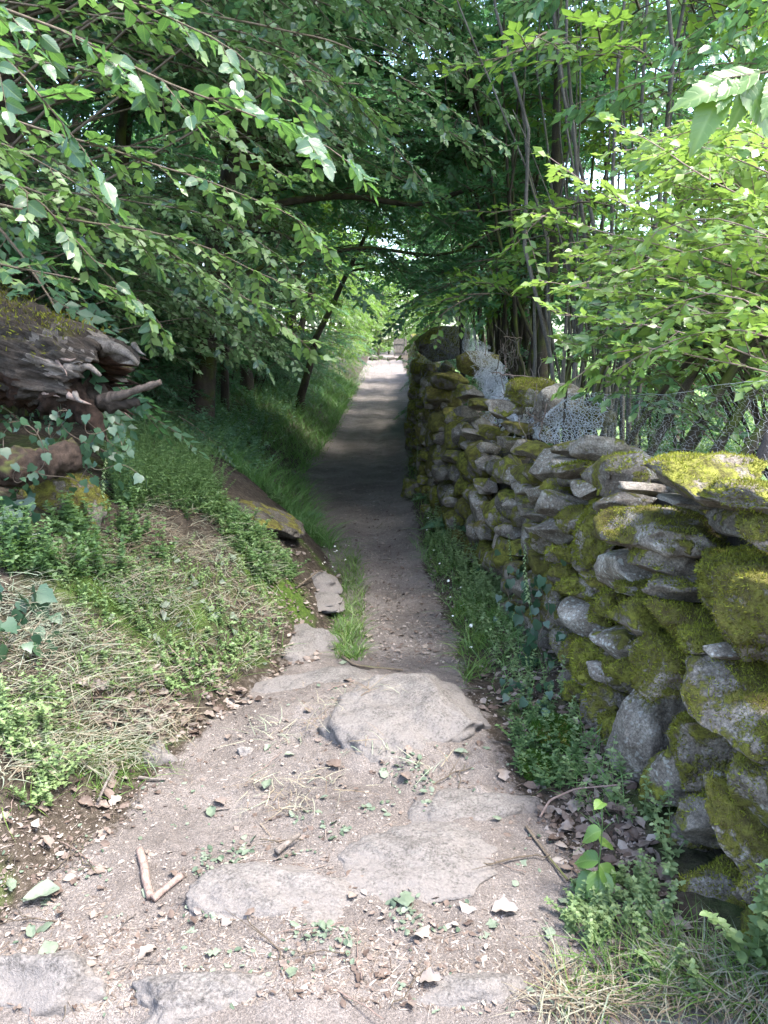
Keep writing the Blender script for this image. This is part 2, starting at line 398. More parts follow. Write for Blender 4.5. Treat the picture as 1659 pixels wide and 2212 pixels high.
M_soil = soil_mat()
M_rock = rock_mat('mossy_stone', (.060, .048, .037), (.145, .125, .101), (.30, .272, .232))
M_slab = rock_mat('trodden_granite', (.070, .064, .059), (.112, .103, .097), (.17, .159, .151), .8)
M_leaf_far = leaf_mat('shade_leaf', [(.032, .076, .050), (.056, .115, .070), (.085, .15, .075)], (.15, .38, .11), .5, .38)
M_leaf_lit = leaf_mat('sun_tinted_leaf', [(.04, .09, .02), (.07, .14, .03), (.11, .18, .035)], (.22, .38, .05), .5, .45)  # yellower, brighter copy of the shaded leaf, with sunlight put into its colour
M_leaf_near = leaf_mat('hornbeam_leaf', [(.024, .062, .036), (.04, .09, .048), (.065, .125, .05)], (.17, .37, .055), .34, .34, .55, True)
M_leaf_beech = leaf_mat('beech_leaf', [(.022, .058, .042), (.042, .092, .062), (.07, .13, .075)], (.12, .30, .09), .28, .33, .6, True)
M_leaf_low = leaf_mat('low_bush_leaf', [(.035, .085, .05), (.06, .13, .075), (.10, .18, .085)], (.16, .36, .10), .34, .32, .6, True)
M_verge = leaf_mat('verge_grass_blade', [(.05, .12, .03), (.09, .19, .05), (.15, .26, .08)], (.16, .34, .06), .35, .5)  # brighter copy of grass_blade, standing in for light the verge lacks
M_leaf_bush = leaf_mat('bush_leaf', [(.05, .10, .03), (.08, .16, .04), (.14, .20, .045)], (.26, .42, .06), .42, .34, .55, True)
M_leaf_ivy = leaf_mat('ivy_leaf', [(.012, .035, .018), (.025, .06, .03), (.05, .09, .04)], (.06, .14, .03), .15, .4, .45, False)
M_herb = leaf_mat('herb_leaf', [(.04, .085, .028), (.075, .14, .05), (.14, .21, .08)], (.16, .30, .05), .38, .55)
M_pale = leaf_mat('pale_herb_leaf', [(.10, .17, .06), (.15, .22, .09), (.22, .29, .13)], (.24, .36, .12), .38, .5)  # lighter copy of herb_leaf; sunlight on the plants is in the colour
M_fern = leaf_mat('fern_leaf', [(.07, .15, .08), (.10, .20, .11), (.15, .26, .14)], (.12, .28, .08), .35, .5)
M_grass = leaf_mat('grass_blade', [(.04, .09, .015), (.07, .14, .025), (.16, .20, .05)], (.12, .24, .03), .3, .5)
M_dry = plain_mat('dry_grass', [(.09, .06, .04), (.16, .13, .09), (.22, .21, .16), (.15, .19, .13), (.24, .25, .20)], .8, .2)
M_litter = plain_mat('dead_leaf', [(.042, .028, .022), (.095, .07, .057), (.18, .148, .128), (.26, .235, .21)], .7, .15)
M_cut = plain_mat('cut_leaf', [(.045, .07, .045), (.10, .13, .09), (.19, .215, .17)], .6, .2)
M_chip = plain_mat('wood_chip', [(.04, .03, .024), (.10, .08, .066), (.16, .138, .12), (.27, .245, .225)], .85)
M_twig = bark_mat('twig_bark', (.06, .048, .035), (.15, .12, .09), .0, 40)
M_stick = bark_mat('stick_bark', (.13, .09, .075), (.30, .23, .20), -.3, 60)
M_bark = bark_mat('dark_bark', (.018, .014, .011), (.07, .058, .045), .22, 12)
M_bark_grey = bark_mat('grey_bark', (.03, .027, .023), (.12, .112, .10), .14, 10)
M_mossb = leaf_mat('moss_blade', [(.055, .04, .013), (.11, .11, .018), (.19, .21, .028), (.29, .33, .05)], (.16, .17, .03), .25, .8, .1)
M_mossg = leaf_mat('green_moss_blade', [(.02, .05, .01), (.04, .09, .012), (.07, .13, .02)], (.08, .18, .02), .3, .8, .1)
# ------------------------------------------------------------------ the lie of the land
YT = [0, 1.6, 2.1, 2.65, 3.4, 4.0, 5.0, 6.1, 7.0, 8.0, 11.6, 20, 35, 60, 120]
XL = [-1.6, -1.25, -1.1, -.98, -.68, -.5, -.36, -.36, -.55, -.85, -1.35, -1.3, -1.3, -1.2, -1.2]
YW = [-2, 1.5, 2.13, 2.65, 4.0, 5.43, 7.0, 9.0, 11, 14, 20, 35, 60, 120]
XW = [1.1, .97, .92, .89, .83, .77, .62, .46, .45, .55, .9, 1.35, 1.5, 2.0]
YP = [0, 1.6, 2.1, 2.65, 3.4, 4.9, 6.1, 7.9, 11, 20, 35, 120]
XR = [1.0, .85, .72, .56, .42, .44, .41, .33, .33, .75, 1.2, 1.4]
YB = [-10, 3.2, 4.2, 5.5, 16, 25, 35, 45, 57.4, 58.0, 80, 120, 600]
ZB = [0, 0, -.10, -.22, -.22, -.02, .28, .70, 1.15, 1.42, 1.7, 2.2, 4]
def xl(y): return np.interp(y, YT, XL)
def xw(y): return np.interp(y, YW, XW)
def xr(y): return np.interp(y, YP, XR)
BUMPS = []
def ground_h(x, y, fine=True):
    x = np.asarray(x, float); y = np.asarray(y, float)
    z = np.interp(y, YB, ZB)
    t = np.maximum(xl(y) - x, 0)
    hb = np.interp(y, [0, 3, 5, 8, 14, 30, 50], [.75, 1.05, 1.25, 1.15, 1.0, .8, .6])
    z = z + hb * (1 - np.exp(-(t / .85) ** 1.15)) + .05 * np.minimum(t, 12)
    q = x - (xw(y) - .35)
    z = z + .10 * sstep(0, .35, q) + .32 * sstep(.6, 1.3, q) * (1 - sstep(8, 25, q))
    if fine:
        off = sstep(0, .6, t) + sstep(-.1, .3, q)
        for (bx, by, br, ba) in BUMPS:
            q2 = ((x - bx) ** 2 + (y - by) ** 2) / br ** 2
            if np.min(q2) < 6: z = z + ba * np.exp(-q2 * (1 + .5 * fbm2(x, y, .12, 2, 40)))
        z = z + .045 * fbm2(x, y, .9, 3, 3) + (.03 + .025 * off) * fbm2(x, y, .22, 4, 9) + .007 * fbm2(x, y, .045, 3, 21)
        z = z - .035 * np.exp(-((x - (xl(y) + .62 * (xr(y) - xl(y)))) / .14) ** 2) * sstep(4.5, 6, y) - .03 * np.exp(-((x - (xl(y) + .25 * (xr(y) - xl(y)))) / .18) ** 2) * sstep(7, 9, y)
    return z
def on_ground(px, v):
    r = ray(px, v); ts = np.linspace(.8, 60, 6000); P = np.array((0, 0, CAM_H)) + ts[:, None] * r
    below = P[:, 2] < ground_h(P[:, 0], P[:, 1], False)
    k = int(np.argmax(below)) if below.any() else len(ts) - 1
    return P[k, 0], P[k, 1]
ROCKS = [  # px, v (middle of its foot), w, h, rise, turn, moss, tone, rough, label
    (885, 1600, 330, 190, .18, -14, .0, 0.34, .045, 'smooth domed rock in the middle of the path, the tallest in the worn surface'),
    (700, 1510, 280, 90, .07, -8, .0, 0.29, .12, 'low ledge of rock crossing the path above the domed one'),
    (1030, 1775, 260, 130, .05, 25, .0, 0.34, .1, 'flat angular slab on the right of the path by the leafy verge'),
    (950, 1895, 420, 190, .06, 8, .0, 0.32, .1, 'wide low rock in the near path beside the angular slab'),
    (590, 1965, 360, 190, .06, -6,   .0, .38, .12, 'pale worn rock in the near path below the bright wood splinter'),
    (645, 1410, 150, 100, .10, 14, .0, .4, .14, 'rounded grey rock at the edge of the grass strip left of the narrow path'),
    (690, 1262, 80, 50, .07, 30, .0, .5, .2, 'pointed grey stone tilting out of the bank foot, the farther of two'),
    (690, 1305, 100, 50, .03, 10, .0, .5, .2, 'flat grey stone below the pointed one at the bank foot'),
    (70, 2170, 270, 130, .09, -5, .0, 0.30, .12, 'pale rock in the lower left corner of the path'),
    (430, 2200, 330, 110, .07, 6, .0, 0.34, .1, 'white worn rock at the bottom of the picture left of the middle'),
    (720, 2205, 230, 90, .05, 0, .0, 0.36, .1, 'small white rock at the bottom of the picture in the middle'),
    (980, 2170, 300, 100, .05, 12, .0, 0.34, .1, 'sun bleached rock at the bottom of the picture right of the middle'),
    (565, 1120, 150, 80, .07, -30, .36, .0, 0.08, 'brown mossy slab leaning on the bank foot above the path'),
    (130, 1092, 150, 70, .16, 5, .8, .4, .12, 'mossy brown rock under the ivy below the fallen log'),
    (340, 1640, 70, 50, .06, 0, .3, .45, .15, 'small grey stone in the grass at the left edge of the path'),
    (530, 1632, 36, 20, .03, 0, 0, .85, .2, 'small white stone lying on the path left of the domed rock'),
    (1330, 1960, 70, 50, .06, 0, .2, .5, .2, 'lichened loose stone on the verge at the wall foot'),
    (600, 2155, 50, 30, .025, 0, 0, .95, .2, 'small white stone at the bottom of the picture among wood chips'),
    (1110, 1830, 40, 26, .03, 0, 0, .6, .2, 'little loose stone beside the angular slab'),
    (905, 1065, 70, 50, .14, 0, .6, .35, .2, 'dark stone fallen at the wall foot in the shade'),
]
for (px, v, wpx, hpx, rise, turn, moss, tone, rough, lab) in ROCKS:
    if wpx > 100 and moss < .32:
        x_, y_ = on_ground(px, v); BUMPS.append((x_, y_, wpx * project((x_, y_, 0))[2] / FPX * .62, rise * .62))
def gp(x, y, dz=0.0): return np.stack([np.asarray(x, float), np.asarray(y, float), ground_h(x, y) + dz], -1)

def axis(segs):
    out = [segs[0][0]]
    for a, b, s0, s1 in segs:
        p = a
        while p < b:
            st = s0 + (s1 - s0) * (p - a) / (b - a); p += st; out.append(min(p, b))
    return np.unique(np.round(np.array(out), 4))
gxp = axis([(1.7, 4, .03, .15), (4, 30, .15, 2.5), (30, 500, 2.5, 60)])
gxn = axis([(2.4, 5, .03, .15), (5, 30, .15, 2.5), (30, 500, 2.5, 60)])
gx = np.concatenate([-gxn[::-1], axis([(-2.4, 1.7, .021, .021)]), gxp]); gx = np.unique(np.round(gx, 4))
gy = np.concatenate([axis([(-8, 1.2, .6, .05)]), axis([(1.2, 5.2, .020, .025), (5.2, 13, .028, .12), (13, 40, .1, .5), (40, 600, .6, 60)])]); gy = np.unique(np.round(gy, 4))
GX, GY = np.meshgrid(gx, gy)
GZ = ground_h(GX, GY)
edge = .13 * fbm2(GX, GY, .8, 4, 5) + .06 * fbm2(GX, GY, .16, 3, 6)
pathm = sstep(-.12, .12, np.minimum(GX - xl(GY), xr(GY) - GX) + edge) 
fieldm = sstep(.5, 1.2, GX - xw(GY) - .5 + edge) * sstep(2.2, 3.4, GX + edge * 3)
mossm = np.clip(.30 + .35 * fbm2(GX, GY, .6, 4, 14), 0, 1) * (1 - pathm) * (1 - fieldm) + .15 * sstep(8, 5, GY) * (1 - pathm)
gV = np.stack([GX, GY, GZ], -1).reshape(-1, 3)
ny, nx = GX.shape
ii = np.arange(ny * nx).reshape(ny, nx)
Q = np.stack([ii[:-1, :-1], ii[:-1, 1:], ii[1:, 1:], ii[1:, :-1]], -1).reshape(-1, 4)
cm = pathm.ravel()[Q].mean(1); cf = fieldm.ravel()[Q].mean(1)
def sub_sheet(name, sel, label):
    q = Q[sel]; u, inv = np.unique(q, return_inverse=True)
    me = mesh_np(name, gV[u], [inv.reshape(-1, 4)], [M_soil], None, True,
                 {'pathm': pathm.ravel()[u], 'mossm': mossm.ravel()[u], 'fieldm': fieldm.ravel()[u]})
    return tag(link(name, me), label, None, None, 'structure')
sub_sheet('footpath', (cm > .5) & (cf <= .5), 'bare pinkish brown trodden earth path')
sub_sheet('ground', (cm <= .5) & (cf <= .5), 'sloping earth bank and verges beside the path')
sub_sheet('meadow', cf > .5, 'sunlit pale green meadow behind the stone wall')

# ------------------------------------------------------------------ rocks
def ico(n):
    t = (1 + 5 ** .5) / 2
    V = [(-1, t, 0), (1, t, 0), (-1, -t, 0), (1, -t, 0), (0, -1, t), (0, 1, t), (0, -1, -t), (0, 1, -t), (t, 0, -1), (t, 0, 1), (-t, 0, -1), (-t, 0, 1)]
    F = [(0, 11, 5), (0, 5, 1), (0, 1, 7), (0, 7, 10), (0, 10, 11), (1, 5, 9), (5, 11, 4), (11, 10, 2), (10, 7, 6), (7, 1, 8), (3, 9, 4), (3, 4, 2), (3, 2, 6), (3, 6, 8), (3, 8, 9), (4, 9, 5), (2, 4, 11), (6, 2, 10), (8, 6, 7), (9, 8, 1)]
    V = unit(np.array(V, float)); F = np.array(F)
    for _ in range(n):
        e = np.sort(np.concatenate([F[:, [0, 1]], F[:, [1, 2]], F[:, [2, 0]]]), 1)
        u, inv = np.unique(e, axis=0, return_inverse=True); inv = inv.reshape(3, -1)
        mid = unit(V[u[:, 0]] + V[u[:, 1]]); a, b, c = inv[0] + len(V), inv[1] + len(V), inv[2] + len(V)
        V = np.concatenate([V, mid])
        F = np.concatenate([np.stack([F[:, 0], a, c], 1), np.stack([F[:, 1], b, a], 1), np.stack([F[:, 2], c, b], 1), np.stack([a, b, c], 1)])
    return V, F
ICO = {n: ico(n) for n in (1, 2, 3, 4, 5)}
def rock_verts(seed, size, n=3, cuts=7, rough=.16, boxy=.5, knob=.05, hard=.92, clo=.68):
    V, F = ICO[n]; r = np.random.default_rng(seed)
    V = V.copy()
    p = 2 + 3 * boxy                                    # towards a rounded box
    V = V / (np.sum(np.abs(V) ** p, 1, keepdims=True) ** (1 / p))
    for _ in range(cuts):
        nn = unit(r.standard_normal(3)); o = r.uniform(clo, .92)
        dd = np.maximum(V @ nn - o, 0); V = V - dd[:, None] * nn * hard
    off = r.uniform(0, 50, 3)
    V = V * (1 + rough * fbm(V * 1.3 + off, 3, seed))[:, None]
    V = V * (1 + knob * fbm(V * 5 + off, 3, seed + 5))[:, None]
    return V * np.asarray(size) / 2, F
def add_rock(name, seed, size, M4, parent=None, n=3, moss=.5, tone=.5, lichen=.4, mat=None, **k):
    V, F = rock_verts(seed, size, n, **k)
    me = mesh_np(name, V, [F], [mat or M_rock])
    o = link(name, me, parent); o.matrix_basis = M4
    o['moss'] = float(moss); o['tone'] = float(tone); o['lichen'] = float(lichen)
    return o, V, F

def moss_fuzz(o, V, F, amount, ln=.013, mat=None, seed=0, thr=.45, per=26000):
    """short upright moss shoots over the mossy side of a stone, a child of the stone"""
    r = np.random.default_rng(seed)
    M3 = np.array(o.matrix_basis.to_3x3())
    A, B, D = V[F[:, 0]], V[F[:, 1]], V[F[:, 2]]
    cr = np.cross(B - A, D - A); ar = np.linalg.norm(cr, axis=1) / 2; nrm = unit(cr)
    wn = nrm @ M3.T
    loc = np.array(o.matrix_basis.translation)
    wp = (A + B + D) / 3 @ M3.T + loc
    f = fbm(wp * 7, 4, 77) * .55 + wn[:, 2] * .3 + amount - .35
    wgt = ar * sstep(thr - .25, thr + .15, f)
    tot = int(min(per * wgt.sum(), 5200))
    if tot < 60: return None
    k = r.choice(len(F), tot, p=wgt / wgt.sum())
    u, v = r.random(tot), r.random(tot); s = u + v > 1; u[s] = 1 - u[s]; v[s] = 1 - v[s]
    p = A[k] + u[:, None] * (B - A)[k] + v[:, None] * (D - A)[k] - nrm[k] * .002
    d = unit(nrm[k] + .75 * r.standard_normal((tot, 3)))
    T = (np.array([(-.16, 0, 0), (.16, 0, 0), (.10, .6, .05), (0, 1, .15)]), np.array([(0, 1, 2), (0, 2, 3)]))
    LV, LF = leaves(p, d, r.standard_normal((tot, 3)), ln * (.5 + .9 * r.random(tot)), T)
    g = Geo(); g.add(LV, LF, 0, np.repeat(np.clip(.5 + .35 * fbm(p * 30, 2, 3) + .2 * r.standard_normal(tot), 0, 1), 4))
    m = link('moss', g.mesh('moss', [mat or M_mossb]), o); m['kind'] = 'stuff'
    return m

def frame(x, y, z, loc):
    M = Matrix(((x[0], y[0], z[0], loc[0]), (x[1], y[1], z[1], loc[1]), (x[2], y[2], z[2], loc[2]), (0, 0, 0, 1)))
    return M

# ------------------------------------------------------------------ the dry stone wall
BAT = .10
def wtop(y): return np.interp(y, [0, 2.0, 3.0, 4.2, 5.2, 5.7, 6.3, 7.2, 9, 10.3, 11.4, 13, 20, 26, 42], [1.06, 1.10, 1.10, 1.08, 1.06, .98, 1.02, 1.14, 1.2, 1.25, 1.45, 1.6, 1.6, 1.9, 1.9])
wall = empty('dry_stone_wall', (.8, 3, .0), 'long mossy dry stone wall along the right of the path', 'wall')
WL = np.array((.8, 3, 0.0))
def wall_hit(px, v):
    r = ray(px, v); ys = np.linspace(1.15, 16, 4000); t = ys / r[1]
    X = t * r[0]; Z = CAM_H + t * r[2]; g = ground_h(xw(ys) - .1, ys, False)
    f = X - (xw(ys) + BAT * (Z - g))
    s = np.nonzero((f[:-1] < 0) & (f[1:] >= 0))[0]
    if not len(s): return None
    k = s[0]; return np.array((X[k], ys[k], Z[k]))
def wframe(y, roll):
    e = .15; tx = np.array((float(xw(y + e) - xw(y - e)), 2 * e, 0)); tx = unit(tx)     # along the wall, away from the camera
    n = np.array((tx[1], -tx[0], 0.0)); up = unit(np.array((BAT * n[0], BAT * n[1], 1)))
    n = np.cross(tx, up)
    c, s = math.cos(roll), math.sin(roll)
    x = c * tx + s * up; z = -s * tx + c * up
    return x, -n, z, n
def z_A(e): return (1071 + e[0] * .354, 881 + e[1] * .354, e[2] * .354, e[3] * .354) + tuple(e[4:])
def z_B(e): return (1071 + e[0] * .354, 1382 + e[1] * .354, e[2] * .354, e[3] * .354) + tuple(e[4:])
def z_C(e): return (829.4 + e[0] * .281, 605 + e[1] * .281, e[2] * .281, e[3] * .281) + tuple(e[4:])
SA = [(1190, 400, 580, 280, -3, .55, .35, 0), (690, 400, 300, 280, 20, .6, .4, .2), (280, 370, 190, 240, 15, .1, .62, .6), (220, 265, 160, 120, 0, 1, .5, 0), (150, 410, 110, 180, 10, .7, .5, 0),
      (165, 480, 110, 110, 20, .2, .6, .5), (275, 530, 230, 90, 25, .2, .55, .5), (370, 600, 220, 150, 30, .15, .55, .5), (490, 480, 120, 150, 10, .3, .7, .6), (470, 380, 250, 90, 20, .7, .5, .3),
      (400, 335, 110, 70, -10, .1, .7, .4), (420, 240, 120, 110, 5, .4, .65, .3), (550, 250, 150, 130, 20, .4, .5, .2), (700, 575, 180, 150, 20, .15, .5, .6), (860, 480, 160, 80, 5, .2, .45, .2),
      (1060, 562, 230, 45, 0, .0, .5, .3), (930, 730, 590, 340, 4, .62, .45, .4), (1500, 560, 440, 200, 0, .8, .3, 0), (1580, 720, 330, 230, -10, .95, .5, 0), (1300, 1030, 350, 430, 0, .95, .5, 0),
      (1490, 1230, 460, 520, 0, .9, .6, .3), (740, 965, 230, 300, 10, .04, .8, 1), (990, 940, 330, 210, 0, .5, .4, .1), (550, 760, 170, 420, -5, .85, .5, .2), (370, 750, 220, 170, 20, .25, .55, .5),
      (240, 760, 120, 100, 0, .2, .55, .2), (60, 745, 100, 120, 0, .3, .5, .4), (75, 590, 80, 70, 0, .2, .5, .2), (240, 660, 140, 110, 0, .3, .4, 0), (420, 900, 180, 120, 15, .8, .5, 0),
      (510, 950, 120, 180, 10, .6, .45, 0), (590, 1060, 130, 120, -10, .6, .5, .2), (470, 1110, 170, 150, 15, .9, .5, 0), (670, 1180, 120, 200, -25, .85, .5, 0), (830, 1100, 180, 120, 0, .7, .5, 0),
      (1020, 1080, 250, 170, 10, .5, .4, .1), (850, 1260, 300, 270, 0, .75, .5, .1), (1070, 1310, 290, 230, 0, .95, .5, .1), (470, 1270, 150, 190, -10, .0, .85, 1), (590, 1260, 120, 170, 0, .9, .5, 0),
      (700, 1430, 200, 230, 0, .35, .6, .9), (185, 1080, 140, 240, 10, .2, .55, .2), (640, 1590, 80, 160, -10, .1, .65, .5), (770, 1590, 140, 190, 0, .85, .5, 0), (980, 1550, 390, 310, -10, .95, .6, 0),
      (1240, 1430, 190, 190, 0, 1, .5, 0), (1400, 1470, 150, 110, 0, .0, .7, .8), (560, 1580, 130, 210, -10, .85, .5, 0), (150, 590, 90, 90, 0, .7, .4, 0), (100, 860, 110, 120, 0, .8, .4, 0)]
SB = [(1400, 340, 660, 340, -22, .6, .5, .2), (830, 530, 290, 560, 14, .12, .5, .4), (1170, 620, 340, 490, 18, .65, .5, .3), (1580, 850, 230, 560, 15, .6, .5, .5), (1480, 1130, 500, 210, -32, .6, .45, .5),
      (790, 750, 150, 270, 18, .2, .45, .1), (1010, 840, 180, 490, 0, .55, .5, .6), (680, 640, 180, 310, 10, .85, .4, 0), (610, 400, 140, 310, 18, .6, .4, .2), (640, 190, 130, 300, 10, .85, .5, 0),
      (1200, 1060, 190, 360, 0, .5, .35, 0), (1270, 1560, 350, 440, 0, .7, .35, .3), (1030, 1290, 190, 400, 0, .6, .35, 0), (900, 1000, 120, 260, 0, .7, .35, 0), (930, 1500, 170, 130, 0, .1, .4, .2), (1560, 1440, 240, 340, 8, .6, .4, .2),
      (800, 1250, 150, 180, 0, .5, .4, .1)]
SCc = [(640, 1270, 95, 95, 0, .1, .4, .1), (660, 1185, 130, 95, 0, .1, .4, .1), (570, 1010, 85, 95, 0, .15, .4, .2), (460, 1480, 190, 150, 0, .1, .3, .1), (450, 760, 270, 150, 5, .95, .5, 0), (620, 860, 130, 110, 0, .5, .5, .3),
       (400, 1080, 270, 190, 0, .95, .5, 0), (810, 1170, 140, 110, 0, 1, .6, 0), (900, 985, 230, 160, -5, .5, .5, .3), (700, 950, 110, 100, 0, .9, .5, 0), (390, 870, 200, 170, 0, .9, .5, .2), (300, 1190, 150, 190, 0, .9, .4, 0),
       (900, 1255, 140, 110, 0, .35, .6, .2), (1010, 1270, 110, 140, 0, .25, .5, .3), (960, 1140, 110, 110, 0, .8, .5, 0), (540, 1360, 160, 120, 0, .8, .4, 0), (730, 1400, 110, 120, 0, .3, .5, .3), (860, 1460, 150, 250, 10, .85, .5, 0)]
placed = []                                              # (y, height above ground, half length, half height)
def put_stone(P, L, H, D, roll, moss, tone, lich, seed, prot, big):
    x, yv, z, n = wframe(P[1], roll)                     # n points towards the field, yv towards the path
    c = P + n * (D / 2 - prot) - WL
    V, F = rock_verts(seed, (L, D, H), 4 if big > 1 else 3 if big else 2, cuts=9 + seed % 5, rough=.15, boxy=.3 + .5 * ((seed * 7) % 10) / 10, knob=.08, hard=1.0, clo=.62) if moss > .35 else rock_verts(seed, (L, D, H), 4 if big > 1 else 3, cuts=11, rough=.12, boxy=.55, knob=.05, hard=1.0, clo=.58)
    me = mesh_np('stone', V, [F], [M_rock]); o = link('stone', me, wall)
    o.matrix_basis = frame(x, -n, z, c)
    o['moss'], o['tone'], o['lichen'] = float(moss), float(tone), float(lich)
    return o, V, F
n_st = 0
for k, e in enumerate([z_A(e) for e in SA] + [z_B(e) for e in SB] + [z_C(e) for e in SCc]):
    cx, cyv, wpx, hpx, rot, moss, tone, lich = e
    P = wall_hit(cx, cyv)
    if P is None: continue
    a, b = wall_hit(cx - wpx / 2, cyv), wall_hit(cx + wpx / 2, cyv)
    zc = project(P)[2]
    H = hpx * zc / FPX * 1.02; Wv = wpx * zc / FPX
    full = abs(a[1] - b[1]) if a is not None and b is not None else 9
    th = math.atan2(P[0] - 0, P[1])
    L = min(full * .92, max(1.7 * H, 1.5 * Wv, .1))
    prot = float(np.clip((Wv - L * math.sin(th)) / max(math.cos(th), .3) * .7, .035, .12))
    if k < len(SA) + len(SB): H *= 1.08; L *= 1.08; prot += .02
    rg = np.random.default_rng(900 + k)
    roll = R(-rot)                                       # along axis runs away from the camera, to the left of the picture
    o, V, F = put_stone(P, L, H, max(.28, L * .7), roll, moss, tone, lich, 100 + k, prot, 2 if max(wpx, hpx) > 130 else 1)
    g = ground_h(xw(P[1]) - .1, P[1], False)
    placed.append((P[1], P[2] - g, L / 2, H / 2)); n_st += 1
    if moss > .4 and zc < 4.6: moss_fuzz(o, V, F, moss, .012 if zc < 3 else .017, seed=k, per=30000 if zc < 3 else 15000)
# the remaining stones of the face, largest gaps first
rw = np.random.default_rng(11)
fill = []
for size, tries in ((.36, 700), (.27, 1300), (.20, 2600), (.14, 4200)):
    for _ in range(tries):
        y = 1.0 + 13.5 * rw.random() ** 1.5 if size < .3 else rw.uniform(1.0, 14.5)
        if y > 8 and size < .13: continue
        h = rw.uniform(.02, 1) * (wtop(y) - .03)
        L, H = size * rw.uniform(.8, 1.35), size * rw.uniform(.65, 1.1)
        if h - H * .5 < -.12 or h + H * .4 > wtop(y) + .02: continue
        ok = True
        for (yy, hh, a, b) in placed:
            if abs(yy - y) < a + L * .5 and ((yy - y) / (a + L * .42)) ** 2 + ((hh - h) / (b + H * .42)) ** 2 < 1.02:
                ok = False; break
        if ok: placed.append((y, h, L / 2, H / 2)); fill.append((y, h, L, H))
fill.sort(key=lambda f: -f[2] * f[3] / f[0] ** 1.3)
g_rest = []
for k, (y, h, L, H) in enumerate(fill):
    P = np.array((float(xw(y) + BAT * h), y, float(ground_h(xw(y) - .1, y, False)) + h))
    mo = float(np.clip(rw.normal(.78 if y > 5 else .62, .25), 0, 1)); tn = rw.uniform(.3, .6)
    if n_st < 262:
        o, V, F = put_stone(P, L * 1.04, H * 1.07, max(.2, L * .8), R(rw.normal(4, 16)), mo, tn, rw.random() * .6, 400 + k, .09 * rw.random() - .01, 1 if y < 4.5 else 0); n_st += 1
        if mo > .5 and y < 4.2: moss_fuzz(o, V, F, mo, .013, seed=k + 300, per=20000)
    else: g_rest.append((P, L, H, k))
# top stones, two rows back from the face
for k in range(24):
    y = 1.3 + 12.5 * ((k + rw.uniform(.2, .8)) / 24) ** 1.1; back = rw.choice([.2, .38])
    L, D, H = rw.uniform(.24, .42), rw.uniform(.22, .32), rw.uniform(.16, .25)
    P = np.array((float(xw(y)) + BAT * wtop(y) + back, y, float(ground_h(xw(y) - .1, y, False)) + wtop(y) - .09 + rw.uniform(-.03, .03)))
    o, V, F = put_stone(P, L, H, D, R(rw.normal(0, 6)), rw.choice([.15, .6, .9]), rw.uniform(.35, .65), rw.random(), 800 + k, D / 2, 1 if y < 7 else 0); n_st += 1
# the far stretch of wall beyond the netting and the small chinking stones: joined
def stone_soup(items, name, n=2):
    g = Geo()
    for (P, L, H, k, Dd) in items:
        x, yv, z, nn = wframe(P[1], R(np.random.default_rng(k).normal(0, 8)))
        V, F = rock_verts(1500 + k, (L, Dd, H), 1 if P[1] > 14.2 else 2, cuts=5)
        M = np.stack([x, -nn, z], 1)
        g.add(V @ M.T + P - WL, F, 0, .5)
    o = link(name, g.mesh(name, [M_rock]), wall); o['kind'] = 'stuff'; o['moss'] = .75; o['tone'] = .5; o['lichen'] = .2
    return o
items = [(P, L, H, k, .2) for (P, L, H, k) in g_rest]
k = 5000
for y in np.arange(14.4, 42, .45):
    g0 = float(ground_h(xw(y) - .1, y, False)); h = .1
    while h < wtop(y):
        H = rw.uniform(.2, .32); k += 1
        items.append((np.array((float(xw(y)) + BAT * h + rw.uniform(.0, .08), y + rw.uniform(-.1, .1), g0 + h)), rw.uniform(.4, .55), H * 1.15, k, .5)); h += H * .85
stone_soup(items, 'small_stones')
# rubble and earth filling behind the face
ys = np.concatenate([np.arange(.7, 14, .06), np.arange(14, 42, .4)])
hs = np.linspace(-.15, 1, 16)
Yc, Hc = np.meshgrid(ys, hs, indexing='ij')
tp = wtop(Yc) - .10
Xc = xw(Yc) + BAT * Hc * tp + .21 + .05 * fbm2(Yc, Hc * 1.2, .18, 3, 31)
Zc = ground_h(xw(Yc) - .1, Yc, False) + Hc * tp
Vf = np.stack([Xc, Yc, Zc], -1); Vb = Vf.copy(); Vb[..., 0] = xw(Yc) + .52 + .0 * Yc
n1, n2 = Yc.shape
VV = np.concatenate([Vf, Vb[:, ::-1]], 1); nn2 = 2 * n2
ix = np.arange(n1 * nn2).reshape(n1, nn2); jx = np.roll(ix, -1, axis=1)
Qc = np.stack([ix[:-1], jx[:-1], jx[1:], ix[1:]], -1).reshape(-1, 4)
core = link('rubble_core', mesh_np('rubble_core', VV.reshape(-1, 3) - WL, [Qc, ix[0][None, ::-1].reshape(1, -1)[:, :4]], [M_rock]), wall)
core['moss'], core['tone'], core['lichen'] = .12, -.1, .0  # low tone puts the shade of the gaps into the core's colour
wall['kind'] = 'thing'
# ------------------------------------------------------------------ trees
def resample(P, n):
    P = np.asarray(P, float); s = np.concatenate([[0], np.cumsum(np.linalg.norm(np.diff(P, axis=0), axis=1))])
    t = np.linspace(0, s[-1], 60)
    Q = np.stack([np.interp(t, s, P[:, k]) for k in range(3)], 1)
    for _ in range(6): Q[1:-1] = .25 * Q[:-2] + .5 * Q[1:-1] + .25 * Q[2:]
    u = np.linspace(0, 59, n)
    return np.stack([np.interp(u, np.arange(60), Q[:, k]) for k in range(3)], 1)
T_LOW, T_MID = tmpl_low(), tmpl_mid()
T_FAR = (np.array([(0, 0, 0), (-.30, .42, .07), (0, 1, -.05), (.30, .42, .07)]), np.array([(0, 2, 1), (0, 3, 2)]))

